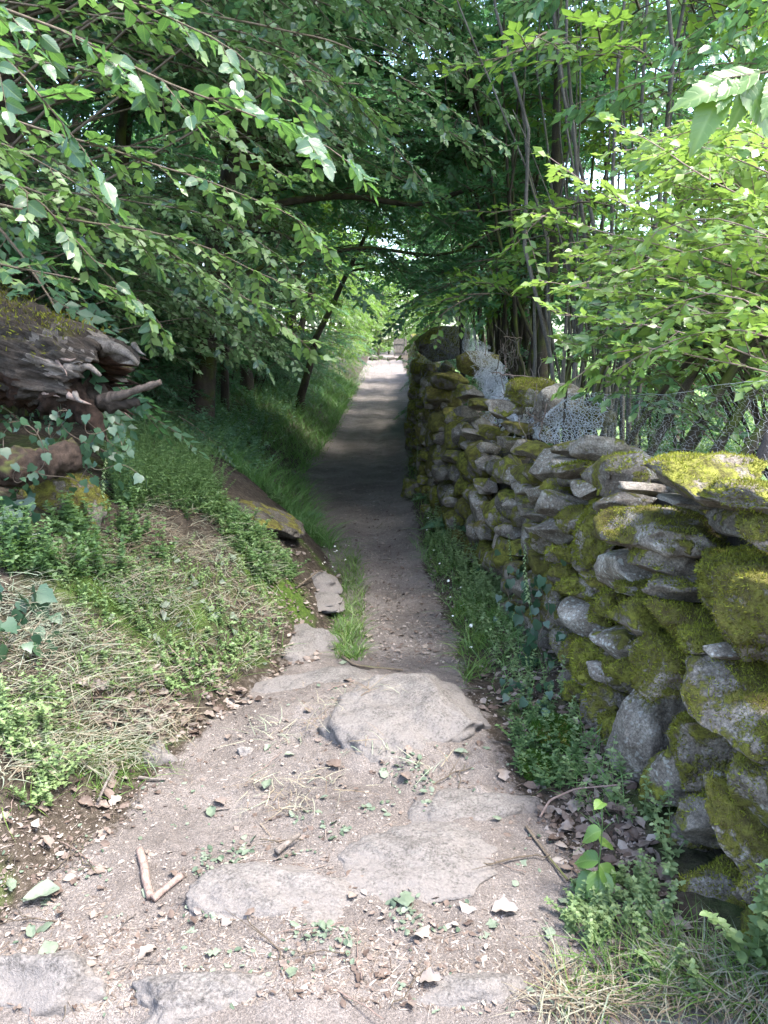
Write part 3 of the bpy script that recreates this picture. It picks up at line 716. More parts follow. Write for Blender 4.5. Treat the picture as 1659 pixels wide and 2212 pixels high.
def tree_parts(seed, H, lean=.2, r0=.12, nl=22, ll=2.6, ns=7, nsp=9, k=13, leaf=.075, base=.25, bias=1.7, stems=1, splay=.5, el0=.1, leafmat=None, barkmat=None, tmpl=None, extra=(), droop=.3):
    rg = np.random.default_rng(seed)
    bark, crown = Geo(), Geo()
    tr = []
    for s in range(stems):
        t = np.linspace(0, 1, 10); az = rg.uniform(0, 6.28) if stems > 1 else 0
        dx = lean * H * t ** 1.3 + (splay * H * .35 * math.cos(az) * t if stems > 1 else 0) + np.cumsum(rg.normal(0, .012 * H, 10)) * (t > 0)
        dy = (splay * H * .35 * math.sin(az) * t if stems > 1 else 0) + np.cumsum(rg.normal(0, .012 * H, 10)) * (t > 0)
        hh = H * (rg.uniform(.75, 1.05) if stems > 1 else 1)
        P = np.stack([dx - dx[0] + (rg.normal(0, .12) if stems > 1 else 0), dy - dy[0] + (rg.normal(0, .12) if stems > 1 else 0), hh * t - .25 * (1 - t)], 1); tr.append(P)
        rr = r0 * (1 - .85 * t); rr[0] *= 1.45; rr[1] *= 1.08
        V, F = tubes(P, rr, 10 if stems == 1 else 6); bark.add(V, F, 0, .5)
    li = rg.integers(0, stems, nl); t0 = base + (1 - base) * rg.random(nl) ** .85
    p0 = np.stack([np.array([np.interp(t0[i], np.linspace(0, 1, 10), tr[li[i]][:, a]) for a in range(3)]) for i in range(nl)])
    az = rg.normal(0, bias, nl); el = el0 + .75 * rg.random(nl) * t0
    d = np.stack([np.cos(az) * np.cos(el), np.sin(az) * np.cos(el), np.sin(el)], 1)
    L = ll * (1.2 - .7 * t0) * rg.uniform(.7, 1.2, nl)
    s = np.linspace(0, 1, 7)
    LP = p0[:, None] + d[:, None] * (L[:, None] * s)[..., None]
    LP[..., 2] -= droop * L[:, None] * s ** 2
    LP += np.cumsum(rg.normal(0, .035, LP.shape), 1) * s[None, :, None]
    rl = (r0 * .42 * (1 - .5 * t0))[:, None] * (1 - .85 * s)[None]
    V, F = tubes(LP, rl, 6); bark.add(V, F, 0, .5)
    for e in extra:
        E = resample(e[0], 14); V, F = tubes(E, np.linspace(e[1], e[1] * .35, 14), 7); bark.add(V, F, 0, .5)
        LP = np.concatenate([LP, resample(E[3:], 7)[None]]); d = np.concatenate([d, unit(E[-1] - E[3])[None]]); L = np.append(L, 2.0)
    nl = len(LP)
    ts = np.linspace(.15, 1, ns)
    fi = ts * 6; i0 = np.clip(fi.astype(int), 0, 5); fr = fi - i0
    B = LP[:, i0] * (1 - fr)[None, :, None] + LP[:, i0 + 1] * fr[None, :, None]           # nl, ns, 3
    tan = unit(LP[:, i0 + 1] - LP[:, i0]); upv = np.array((0, 0, 1.0))
    sg = np.where((np.arange(ns) % 2) == 0, 1.0, -1.0)[None] * np.where(rg.random(nl) < .5, 1, -1)[:, None]
    a2 = sg * rg.uniform(.6, 1.2, (nl, ns)); a2[:, -1] *= .2
    d2 = rot_about(tan, np.broadcast_to(upv, tan.shape), a2); d2[..., 2] += rg.normal(.0, .22, d2.shape[:2]); d2 = unit(d2)
    L2 = (.5 * L[:, None] * (1 - .55 * ts)[None] + .2) * rg.uniform(.7, 1.2, (nl, ns))
    B, d2, L2 = B.reshape(-1, 3), d2.reshape(-1, 3), L2.ravel()
    s4 = np.linspace(0, 1, 4)
    SPp = B[:, None] + d2[:, None] * (L2[:, None] * s4)[..., None]; SPp[..., 2] -= .22 * L2[:, None] * s4 ** 2
    V, F = tubes(SPp, np.broadcast_to(np.array([.011, .008, .006, .003]), SPp.shape[:2]), 3); crown.add(V, F, 1, .4)
    t3 = np.linspace(.12, 1, nsp); f3 = t3 * 3; j0 = np.clip(f3.astype(int), 0, 2); fr3 = f3 - j0
    B3 = SPp[:, j0] * (1 - fr3)[None, :, None] + SPp[:, j0 + 1] * fr3[None, :, None]
    m = len(B); sg3 = np.where((np.arange(nsp) % 2) == 0, 1.0, -1.0)[None] * np.where(rg.random(m) < .5, 1, -1)[:, None]
    a3 = sg3 * rg.uniform(.5, 1.1, (m, nsp)); a3[:, -1] *= .15
    dd = np.repeat(d2[:, None], nsp, 1)
    d3 = rot_about(dd, np.broadcast_to(upv, dd.shape), a3); d3[..., 2] += rg.normal(-.06, .25, d3.shape[:2])
    L3 = rg.uniform(.18, .42, (m, nsp))
    up3 = upv + .35 * rg.standard_normal((m * nsp, 3))
    Lp, Ld, Ln, Ls, tw = sprays(B3.reshape(-1, 3), d3.reshape(-1, 3), up3, L3.ravel(), k, np.full(m * nsp, leaf), rg)
    V, F = tubes(tw, np.broadcast_to(np.array([.004, .003, .0015]), tw.shape[:2]), 3); crown.add(V, F, 1, .4)
    tm = tmpl or T_FAR
    V, F = leaves(Lp, Ld, Ln, Ls, tm)
    cl = np.repeat(rg.random(m * nsp), k) * .5 + rg.random(len(Lp)) * .5
    crown.add(V, F, 0, np.repeat(cl, len(tm[0])))
    return bark.mesh('trunk', [barkmat or M_bark]), crown.mesh('crown', [leafmat or M_leaf_far, M_twig]), len(Lp)

def make_tree(name, parts, label, cat, group):
    t = empty(name, (0, 0, 0), label, cat, group)
    link('trunk', parts[0], t); link('crown', parts[1], t)
    return t
VAR = {}
for i in range(3): VAR['arch%d' % i] = tree_parts(50 + i, 7.2 + .5 * i, .24, .12, 27, 2.7, 7, 9, 13, .078, .40, 1.6, el0=.2, droop=.2)
for i in range(2): VAR['wood%d' % i] = tree_parts(60 + i, 8.0 + i, .05, .13, 28, 2.7, 7, 9, 12, .082, .14, 3.0)
for i in range(2): VAR['tall%d' % i] = tree_parts(70 + i, 11.5 + i, .04, .17, 30, 2.8, 7, 9, 12, .085, .28, 3.0)
VAR['coppice0'] = tree_parts(80, 6.0, .05, .035, 30, 1.3, 6, 7, 11, .075, .3, 3.0, 14, .45)
VAR['coppice1'] = tree_parts(81, 6.6, .05, .03, 26, 1.2, 6, 7, 11, .075, .35, 3.0, 16, .35)
VAR['sapling0'] = tree_parts(85, 6.0, .02, .022, 12, 1.1, 5, 5, 8, .085, .35, 3.0, 6, .35, barkmat=M_bark_grey, leafmat=M_leaf_lit)
VAR['sapling1'] = tree_parts(86, 6.8, .06, .02, 12, 1.0, 5, 5, 8, .085, .4, 3.0, 7, .3, barkmat=M_bark_grey, leafmat=M_leaf_lit)
VAR['shrub0'] = tree_parts(90, 1.9, .1, .03, 24, 1.1, 5, 7, 11, .06, .08, 3.0, 7, .9)
VAR['shrub1'] = tree_parts(91, 2.4, .1, .03, 24, 1.2, 5, 7, 11, .055, .05, 3.0, 7, .8)
VAR['lit0'] = tree_parts(95, 6.5, .15, .11, 24, 2.6, 7, 9, 12, .085, .12, 2.0, leafmat=M_leaf_lit)
VAR['lit1'] = tree_parts(96, 7.5, .1, .11, 26, 2.6, 7, 9, 12, .085, .1, 2.5, leafmat=M_leaf_lit)

PROTO = {}
ORD = ['first', 'second', 'third', 'fourth', 'fifth', 'sixth', 'seventh', 'eighth', 'ninth', 'tenth', 'eleventh', 'twelfth']
def plant_tree(var, name, x, y, rz, sc, label, group, cat='tree'):
    key = (var, name)
    z = float(ground_h(x, y)) - .02
    if key not in PROTO:
        o = make_tree(name, VAR[var], label, cat, group); PROTO[key] = o
        o.location = (x, y, z); o.rotation_euler = (0, 0, rz); o.scale = (sc,) * 3
    else:
        o = copy_thing(PROTO[key], (x, y, z), rz, sc)
        o['label'] = label; o['group'] = group; o['category'] = cat
    return o
rt = np.random.default_rng(5)
GL, GR, GF = 'trees arching over the path from the left bank', 'trees beyond the stone wall', 'trees deep in the wood'
lab_l = 'dark leafy tree on the left bank arching over the shaded path'
# left row along the bank
ly = [(-3.3, 6.9, .95), (-3.5, 9.2, 1.0), (-2.7, 11.4, 1.0), (-3.2, 13.6, 1.05), (-2.9, 16.6, 1.0), (-3.1, 19.4, 1.0), (-2.8, 22.5, 1.0), (-2.9, 26, 1.05)]
for i, (x, y, s) in enumerate(ly):
    plant_tree('arch%d' % (i % 3), 'arching_tree', x, y, rt.normal(0, .35), s * rt.uniform(.92, 1.08), '%s arching tree along the left bank, counted from the fallen log' % ORD[i], GL)
for i, (x, y, s) in enumerate([(-3.4, 30.5, .85), (-3.3, 36, .9), (-3.2, 43, .95), (-2.9, 52, 1.0), (-3.2, 60, 1.1), (-2.7, 68, 1.0)]):
    plant_tree('lit%d' % (i % 2), 'glade_tree', x, y, rt.normal(0, .4), s, 'sunlit pale green tree at the far end of the path', 'trees round the far clearing')
for i, (x, y) in enumerate([(-1.0, 82), (2.2, 80), (5, 76), (-4.5, 76), (0.6, 90)]):
    plant_tree('lit%d' % (i % 2), 'glade_tree', x, y, rt.uniform(0, 6.28), 1.2, 'sunlit pale green tree at the far end of the path', 'trees round the far clearing')
# deeper rows on the left
k = 0
for x0, ys in ((-4.2, np.arange(7.6, 40, 3.0)), (-6.8, np.arange(7.5, 34, 3.6)), (-13, np.arange(17, 52, 4.2))):
    for y in ys:
        v = ['wood0', 'wood1', 'wood0', 'wood1', 'tall0'][k % 5] if x0 > -12 else 'lit%d' % (k % 2); k += 1  # back row takes the sun-tinted leaf colour for a backlit glow
        plant_tree(v, 'wood_tree', x0 + rt.normal(0, .5), y + rt.normal(0, .5), rt.uniform(0, 6.28), rt.uniform(.9, 1.12), 'dim leafy tree deep in the wood left of the path', 'trees deep in the left wood')
# right row behind the wall
lab_r = 'leafy tree behind the stone wall leaning over the path'
for i, (x, y, s) in enumerate([(2.3, 11.4, .95), (2.9, 19, 1.0), (3.2, 24.5, 1.05), (3.4, 30, 1.0), (3.9, 36.5, .9)]):
    plant_tree('arch%d' % ((i + 2) % 3), 'leaning_tree', x, y, math.pi + rt.normal(0, .35), s, '%s leafy tree leaning over the path from behind the wall, counted from the netting' % ORD[i], GR)
for i, (x, y) in enumerate([(1.85, 9.9), (2.0, 12.0), (2.2, 13.6), (2.3, 16.4)]):
    plant_tree('coppice%d' % (i % 2), 'coppiced_hazel', x, y, rt.uniform(0, 6.28), rt.uniform(.9, 1.1), '%s many-stemmed dark hazel behind the wall, counted from the netting post' % ORD[i], 'coppiced hazels behind the wall')
for i, (x, y) in enumerate([(1.85, 6.7), (2.15, 7.9), (2.55, 9.4), (1.7, 6.0), (4.0, 6.9), (3.5, 6.0), (5.2, 9.2)]):
    plant_tree('sapling%d' % (i % 2), 'sapling', x, y, rt.uniform(0, 6.28), rt.uniform(.9, 1.15), ['thin grey sapling left of the bright bush, nearest the pale boulder', 'thin grey sapling rising behind the left edge of the bright bush', 'thin grey sapling left of the bush, farthest back of its kind', 'thin grey sapling over the netting sag, closest to the path', 'sparse sapling at the right edge behind the bush', 'sparse sapling right behind the crown of the bush', 'sparse sapling at the right edge, farthest from the wall'][i], 'saplings behind the bush')
for i, (x, y) in enumerate([(10, 36), (14, 33), (18, 37), (22, 33), (26, 38), (12, 44), (19, 45), (30, 34), (7.5, 44), (5.5, 54), (6.5, 62)]):
    plant_tree('lit%d' % (i % 2), 'meadow_tree', x, y, rt.uniform(0, 6.28), rt.uniform(1.0, 1.3), 'sunlit tree on the far side of the meadow', 'trees across the meadow')
VAR['high0'] = tree_parts(110, 12.0, .12, .2, 24, 3.0, 6, 7, 12, .09, .62, 2.2)  # added out of view to hold sun off the path and left boughs
for i, (x, y, rz) in enumerate([(4.6, 5.9, 3.45), (5.6, 8.8, 3.1), (3.9, 3.7, 3.6)]):
    plant_tree('high0', 'unseen_shade_tree', x, y, rz, 1.0, 'unseen tall tree added behind the bush, its crown shading the path', 'added shade trees out of view')
# shrubs on the left bank
for i in range(30):
    y = 6.6 + 30 * (i / 30) ** 1.2; x = float(xl(y)) - (rt.uniform(1.9, 2.9) if y < 17 else rt.uniform(1.1, 2.6))
    plant_tree('shrub%d' % (i % 2), 'bank_shrub', x, y, rt.uniform(0, 6.28), rt.uniform(.6, .9), 'dark undergrowth shrub on the left bank beneath the trees', 'shrubs on the left bank', 'shrub')
for i, (x, y) in enumerate([(2.7, 11.0), (3.3, 9.0), (1.9, 16), (2.0, 20.5), (2.2, 31), (3.4, 10.2)]):
    plant_tree('shrub%d' % (i % 2), 'wall_shrub', x, y, rt.uniform(0, 6.28), rt.uniform(.7, 1.0), 'dark leafy shrub close behind the stone wall', 'shrubs behind the wall', 'shrub')
for i, (x, y, v, s) in enumerate([(4.4, 11.8, 'tall0', .9), (8.0, 18, 'tall1', .95), (4.6, 27, 'wood0', 1), (5.6, 33, 'wood1', 1), (3.0, 15.8, 'tall1', .8)]):
    plant_tree(v, 'wood_edge_tree', x, y, rt.uniform(0, 6.28), s, 'dense leafy tree between the coppiced hazels and the meadow', 'trees at the meadow edge')
for i, (x, y) in enumerate([(-7, 96), (-2, 97), (2, 99), (6.5, 95), (-.5, 70), (4.4, 70)]):
    plant_tree('lit%d' % (i % 2), 'far_tree', x, y, rt.uniform(0, 6.28), 2.0 if y > 80 else .9, 'pale tree closing the view beyond the far end of the path', 'trees closing the view')
for i, (x, y, s) in enumerate([(-2.7, 51, .5), (-2.5, 57, .5), (2.9, 63, .45), (-2.4, 64, .5), (-1.4, 73, .5), (.5, 77, .6), (2.4, 74, .5), (3.4, 52, .45)]):
    plant_tree('lit%d' % (i % 2), 'sunlit_bush', x, y, rt.uniform(0, 6.28), s, 'bright green bush crowding the far end of the path', 'bushes round the far end of the path', 'bush')
# the tree whose thick dark limbs cross above the path
ex = [(np.array([(-2.0, 9.6, 3.0), (-1.3, 9.7, 3.55), (-.4, 9.8, 3.66), (.4, 10, 3.55), (1.1, 10.1, 3.8), (1.9, 10.3, 3.9)]) - np.array((-2.3, 9.5, .9)), .055),
      (np.array([(-2.0, 9.7, 2.6), (-1.2, 10.2, 3.0), (-.2, 10.5, 3.15), (.7, 10.7, 3.05), (1.5, 11, 3.3)]) - np.array((-2.3, 9.5, .9)), .04)]
t = make_tree('limbed_tree', tree_parts(120, 7.5, .2, .14, 24, 2.6, 7, 9, 12, .075, .3, 1.7, extra=ex), 'dark tree with thick bare limbs crossing above the path', 'tree', None)
t.location = (-2.3, 9.5, float(ground_h(-2.3, 9.5)))
t = make_tree('tilted_tree', tree_parts(121, 5.5, .42, .10, 16, 2.0, 6, 8, 12, .075, .55, 1.7), 'dark tree trunk slanting towards the path before the bright clearing', 'tree', None)
t.location = (-1.95, 17.6, float(ground_h(-1.9, 17.6)))
t = make_tree('mossy_tree', tree_parts(122, 8.5, .0, .075, 16, 2.2, 6, 8, 12, .08, .5, 3), 'slim dark trunked tree standing behind the bright bush', 'tree', None)
t.location = (2.05, 9.0, float(ground_h(2.05, 9.0)))
t = make_tree('straight_tree', tree_parts(123, 9.0, .02, .075, 20, 2.2, 6, 8, 12, .08, .42, 3), 'straight dark trunk on the left bank above the fallen log', 'tree', None)
t.location = (-2.75, 8.6, float(ground_h(-2.75, 8.6)))

# ------------------------------------------------------------------ near leaves, each one a part
def leaf_mesh_hi(name, mat, wd, serr, seed, n=9, curl=.18, tipx=.0, fold=.12):
    r = np.random.default_rng(seed)
    ys = np.linspace(0, 1, n); prof = np.sin(np.pi * ys ** .82) ** .8 * (1 - .25 * ys); prof /= prof.max()
    V, lu, lv, F = [], [], [], []
    for i, y in enumerate(ys):
        w_ = wd * prof[i]; z0 = -curl * y ** 1.7 + .02 * math.sin(7 * y + seed); c = tipx * y * y
        for sx in (-1, -.5, 0, .5, 1):
            yy = y + (serr if abs(sx) == 1 and 0 < i < n - 1 else 0) - .05 * abs(sx) * (0 < i < n - 1)
            V.append((c + sx * w_, yy, z0 + fold * abs(sx) * prof[i] * wd * 2 + r.normal(0, .008) + (.02 * math.sin(i * 2.4 + seed) if abs(sx) == 1 else 0))); lu.append(sx * w_); lv.append(y)
    for i in range(n - 1):
        for j in range(4):
            b = i * 5 + j; F.append((b, b + 1, b + 6, b + 5))
    if serr:                                           # teeth between the outer vertices
        for i in range(1, n - 2):
            for j in (0, 4):
                a, b = np.array(V[i * 5 + j]), np.array(V[(i + 1) * 5 + j])
                mid = a * .35 + b * .65 + np.array((math.copysign(wd * .11, V[i * 5 + j][0] - tipx * ys[i] ** 2), serr * .5, 0))
                V.append(tuple(mid)); lu.append(lu[i * 5 + j]); lv.append(ys[i] + .07)
    me = None
    T = []
    if serr:
        q = n * 5
        for i in range(1, n - 2):
            for j in (0, 4):
                T.append((i * 5 + j, (i + 1) * 5 + j, q) if j == 0 else (i * 5 + j, q, (i + 1) * 5 + j)); q += 1
    FF = [np.array(F)] + ([np.array(T)] if T else [])
    me = mesh_np(name, np.array(V), FF, [mat], None, True, {'lu': lu, 'lv': lv, 'var': np.full(len(V), .5)})
    return me
HORN = [leaf_mesh_hi('leaf', M_leaf_near, .28 + .02 * (i % 3), .03, 200 + i, 9, [.1, .2, .32, .02, .25, .15][i], [0, .06, -.06, .03, -.04, .0][i]) for i in range(6)]
OVAL = [leaf_mesh_hi('leaf', M_leaf_bush, .24 + .02 * (i % 3), 0, 230 + i, 7, [.1, .2, .05, .3][i], [0, .05, -.05, 0][i]) for i in range(4)]

def emit_leaves(root, Pp, Dd, Nn, Ss, meshes, mat, n_ind, seed, minz=0):
    rg = np.random.default_rng(seed)
    dist = np.linalg.norm(Pp - np.array((0, 0, CAM_H)), axis=1)
    ok = in_view(Pp + unit(Dd) * Ss[:, None] * .5, -5)
    sc = np.where(ok, Ss / dist, -1)
    order = np.argsort(-sc); ind = order[:n_ind]; ind = ind[sc[ind] > 0]
    rest = np.setdiff1d(np.arange(len(Pp)), ind)
    d = unit(Dd); s = unit(np.cross(d, Nn)); nn = np.cross(s, d); L0 = np.array(root.location)
    for i in ind:
        o = bpy.data.objects.new('leaf', meshes[rg.integers(len(meshes))]); C.objects.link(o); o.parent = root
        S = Ss[i]; p = Pp[i] - L0
        o.matrix_basis = Matrix(((s[i][0] * S, d[i][0] * S, nn[i][0] * S, p[0]), (s[i][1] * S, d[i][1] * S, nn[i][1] * S, p[1]), (s[i][2] * S, d[i][2] * S, nn[i][2] * S, p[2]), (0, 0, 0, 1)))
    if len(rest):
        V, F = leaves(Pp[rest] - L0, Dd[rest], Nn[rest], Ss[rest], T_LOW)
        g = Geo(); g.add(V, F, 0, np.repeat(rg.random(len(rest)), len(T_LOW[0])))
        f = link('foliage', g.mesh('foliage', [mat]), root); f['kind'] = 'stuff'

def leafy_branches(root, paths, r0, twl, k, leaf, seed, step=.085, droop=.35, mat=None, upj=.45, hang=0.0, bare=False):
    """branches given as 3-D polylines, each a part of ROOT; returns leaf arrays"""
    rg = np.random.default_rng(seed); out = [[], [], [], []]; L0 = np.array(root.location)
    for P in paths:
        P = np.asarray(P, float); ln = np.sum(np.linalg.norm(np.diff(P, axis=0), axis=1))
        fr0 = max(.08, np.linalg.norm(P[1] - P[0]) / ln) if bare else .08
        n = max(8, int(ln / .11)); B = resample(P, n)
        B += .012 * np.stack([fbm(np.stack([np.linspace(0, ln * 2.2, n), np.zeros(n) + j * 9.1, np.zeros(n)], -1), 2, seed + j) for j in range(3)], 1)
        g = Geo(); V, F = tubes(B - L0, np.linspace(r0, r0 * .22, n), 5); g.add(V, F, 0, .5)
        m = max(3, int(ln * (1 - fr0) / step)); u = np.linspace(fr0, 1, m) * (n - 1)
        b = np.stack([np.interp(u, np.arange(n), B[:, a]) for a in range(3)], 1)
        tan = unit(np.stack([np.interp(u, np.arange(n), np.gradient(B[:, a])) for a in range(3)], 1))
        sg = np.where(np.arange(m) % 2 == 0, 1., -1.); a2 = sg * rg.uniform(.35, 1.35, m); a2[-1] = 0
        up = np.tile((0, 0, 1.0), (m, 1)) + .15 * rg.standard_normal((m, 3))
        d = rot_about(tan, up, a2); d[:, 2] += rg.normal(-.08 - hang, .34, m)
        Lt = twl * rg.uniform(.45, 1.25, m) * np.linspace(1.15, .55, m)
        p_, d_, n_, s_, tw = sprays(b, d, up, Lt, k, np.full(m, leaf), rg, droop, upj)
        V, F = tubes(tw - L0, np.broadcast_to(np.array([r0 * .35, .0016, .0009]), tw.shape[:2]), 3); g.add(V, F, 0, .5)
        link('branch', g.mesh('branch', [mat or M_twig]), root)
        for a, v in zip(out, (p_, d_, n_, s_)): a.append(v)
    return [np.concatenate(a) for a in out]
def from_trunk(paths, trunk, drop=.45):
    """each bough starts on the trunk (x, y, lowest z, highest z)"""
    out = []
    for P in paths:
        h = np.linalg.norm(P[0][:2] - np.array(trunk[:2])); z = float(np.clip(P[0][2] - drop * h, trunk[2], trunk[3]))
        out.append(np.concatenate([[np.array((trunk[0], trunk[1], z))], P]))
    return out
def path3(pts):
    d0, d1 = pts[0][2], pts[-1][2]
    return np.array([at(p[0], p[1], p[2] if len(p) > 2 else d0 + (d1 - d0) * i / (len(pts) - 1)) for i, p in enumerate(pts)])

# the hornbeam whose low boughs hang into the picture from the left
nb = empty('hornbeam', (-3.3, 3.4, float(ground_h(-3.3, 3.4))), 'hornbeam at the left edge with long drooping leafy boughs', 'tree')
B0 = np.array((-3.3, 3.4, 0))
V, F = tubes(np.array([(0, 0, -.2), (.02, 0, .8), (.05, .02, 1.8), (.0, .1, 3.0), (-.1, .1, 4.6)]), np.array([.19, .15, .13, .11, .06]), 12)
g = Geo(); g.add(V, F, 0, .5); link('trunk', g.mesh('trunk', [M_bark]), nb)
paths = [path3(p) for p in (
    [(-420, -160, 2.6), (-60, 0), (150, 65), (300, 150), (450, 215), (600, 265), (700, 300), (765, 362, 3.1)],
    [(-300, -150, 2.4), (-60, 60), (60, 160), (130, 260), (180, 320, 2.5)],
    [(-300, -250, 2.9), (120, -60), (350, 30), (500, 90), (590, 190), (640, 240, 3.5)],
    [(-400, 180, 3.0), (-60, 330), (80, 430), (180, 540), (240, 600, 3.3)],
    [(-400, 60, 3.4), (-50, 230), (250, 330), (480, 400), (650, 470), (705, 530, 4.3)],
    [(-400, 330, 3.6), (-50, 430), (200, 480), (420, 520), (560, 590), (690, 640, 4.7)],
    [(-300, 480, 3.6), (0, 570), (180, 600), (300, 640), (345, 700, 4.0)],
    [(-200, 300, 4.4), (250, 480), (480, 610), (590, 680), (685, 770, 5.3)],
    [(-300, 0, 4.2), (0, 110), (300, 180), (480, 290), (620, 380, 5.0)],
    [(-300, -60, 4.6), (100, 20), (420, 60), (700, 160), (830, 260, 5.6)],
    [(-200, 380, 5.2), (200, 420), (450, 460), (620, 560), (660, 660, 5.8)],
    [(-300, 250, 4.0), (0, 300), (150, 380), (260, 470), (330, 560, 4.3)])]
lv = leafy_branches(nb, from_trunk(paths, (-3.3, 3.45, 1.6, 5.2), .15), .011, .26, 8, .062, 31, .075, .2, bare=True)
emit_leaves(nb, *lv, HORN, M_leaf_near, 295, 1)
# a second tree, farther back, with drooping pale sprays over the middle of the path
nb2 = empty('spreading_beech', (-3.4, 6.0, float(ground_h(-3.4, 6.0))), 'spreading tree with tiers of drooping leaf sprays over the middle of the path', 'tree')
V, F = tubes(np.array([(0, 0, -.2), (.05, 0, 1.5), (.1, .05, 3), (.05, .1, 5.5), (-.1, .1, 8)]), np.array([.2, .16, .14, .11, .05]), 12)
g = Geo(); g.add(V, F, 0, .5); link('trunk', g.mesh('trunk', [M_bark]), nb2)
rb = np.random.default_rng(41); pp = []
for i in range(46):
    ex_, ev = rb.uniform(420, 1130), rb.uniform(-60, 430); ex_ = ex_ if ev < 380 else rb.uniform(650, 1080)
    d1 = rb.uniform(5.4, 8.2)
    q1 = at(ex_, ev, d1); q0 = q1 + np.array((-rb.uniform(1.2, 2.4), rb.normal(0, .6), rb.uniform(.35, 1.0)))
    qm = (q0 + q1) / 2 + np.array((0, 0, .22))
    pp.append(np.array([q0, qm, q1]))
lv = leafy_branches(nb2, from_trunk(pp, (-3.3, 6.05, 2.2, 8.4)), .013, .30, 9, .060, 32, .09, .2, bare=True)
BEECH = [leaf_mesh_hi('leaf', M_leaf_beech, .28 + .02 * (i % 3), .03, 280 + i, 9, [.1, .2, .32, .02][i], [0, .06, -.06, .03][i]) for i in range(4)]
emit_leaves(nb2, *lv, BEECH, M_leaf_beech, 295, 2)

# the hazel on the left bank, filling the space under the hornbeam
nb3 = empty('hazel', (-3.2, 5.2, float(ground_h(-3.2, 5.2))), 'dim hazel behind the fallen log with many overlapping leafy boughs', 'tree')
V, F = tubes(np.array([(0, 0, -.2), (.05, 0, 1.2), (.12, .05, 2.4), (.2, .1, 4)]), np.array([.09, .075, .06, .03]), 9)
g = Geo(); g.add(V, F, 0, .5); link('trunk', g.mesh('trunk', [M_bark]), nb3)
rb = np.random.default_rng(47); pp = []
for i in range(100):
    ex_ = rb.uniform(-40, 690); ev = rb.uniform(330, 560) if ex_ < 250 else rb.uniform(380, 730)
    d1 = rb.uniform(5.2, 8.4)
    if i >= 62: ex_, ev, d1 = rb.uniform(330, 690), rb.uniform(590, 800), rb.uniform(6.5, 10)
    q1 = at(ex_, ev, d1); q0 = q1 + np.array((-rb.uniform(.9, 1.8), rb.normal(.2, .5), rb.uniform(.2, .7)))
    pp.append(np.array([q0, (q0 + q1) / 2 + np.array((0, 0, .14)), q1]))
lv = leafy_branches(nb3, from_trunk(pp, (-3.1, 5.25, 1.5, 4.8)), .009, .26, 8, .062, 36, .09, .2, bare=True)
emit_leaves(nb3, *lv, BEECH, M_leaf_beech, 280, 5)
# two hazels farther on whose boughs close the arch over the path
for (nm, bx, by, sgn, lab, sd) in [('arching_hazel', -2.7, 13.2, -1, 'hazel whose bright boughs, tinted as backlit, hang over the left half of the arch', 51), ('arching_hazel', 2.5, 15.0, 1, 'hazel whose bright boughs, tinted as backlit, hang over the right half of the arch', 52)]:
    hz_ = empty(nm, (bx, by, float(ground_h(bx, by))), lab, 'tree'); z0 = float(ground_h(bx, by))
    V, F = tubes(np.array([(0, 0, -.2), (-.05 * sgn, 0, 1.5), (-.2 * sgn, .05, 3), (-.5 * sgn, .1, 5.5)]), np.array([.08, .065, .05, .025]), 8)
    g = Geo(); g.add(V, F, 0, .5); link('trunk', g.mesh('trunk', [M_bark]), hz_)
    rb = np.random.default_rng(sd); pp = []
    while len(pp) < (38 if sgn < 0 else 16):
        ex_, ev = (rb.uniform(560, 870) if sgn < 0 else rb.uniform(830, 1130)), rb.uniform(400, 760)
        if ((ex_ - 850) / 115) ** 2 + ((ev - 700) / 125) ** 2 < 1 or (sgn > 0 and ev > 560): continue
        q1 = at(ex_, ev, by + rb.uniform(-2.5, 4)); q0 = q1 + np.array((sgn * rb.uniform(.7, 1.5), rb.normal(0, .6), rb.uniform(.1, .7)))
        pp.append(np.array([q0, (q0 + q1) / 2 + np.array((0, 0, .15)), q1]))
    lv = leafy_branches(hz_, from_trunk(pp, (bx - .1 * sgn, by, z0 + .8, z0 + 5)), .009, .34, 8, .085, sd, .12, .2, bare=True)
    emit_leaves(hz_, *lv, HORN, M_leaf_lit, 0, sd)  # the backlit glow comes from the sun-tinted leaf colour
# pale boughs high on the right
nb4 = empty('field_maple', (4.6, 6.4, float(ground_h(4.6, 6.4))), 'pale leaved tree at the right whose boughs hang over the thin saplings', 'tree')
V, F = tubes(np.array([(0, 0, -.2), (-.05, 0, 1.5), (-.1, .05, 3), (-.3, .1, 6)]), np.array([.11, .09, .08, .04]), 9)
g = Geo(); g.add(V, F, 0, .5); link('trunk', g.mesh('trunk', [M_bark]), nb4)
MAPL = [leaf_mesh_hi('leaf', M_leaf_low, .34 + .02 * i, .02, 320 + i, 8, [.1, .25, .3][i], [0, .06, -.06][i]) for i in range(3)]
pp = []
for i in range(30):
    ex_, ev = rb.uniform(1060, 1690), rb.uniform(-80, 330)
    d1 = rb.uniform(4.8, 7.4); q1 = at(ex_, ev, d1); q0 = q1 + np.array((rb.uniform(.8, 1.7), rb.normal(.1, .5), rb.uniform(.0, .6)))
    pp.append(np.array([q0, (q0 + q1) / 2 + np.array((0, 0, .14)), q1]))
lv = leafy_branches(nb4, from_trunk(pp, (4.5, 6.45, 1.5, 5.8)), .009, .28, 7, .075, 37, .11, .25, bare=True)
emit_leaves(nb4, *lv, MAPL, M_leaf_low, 240, 6)
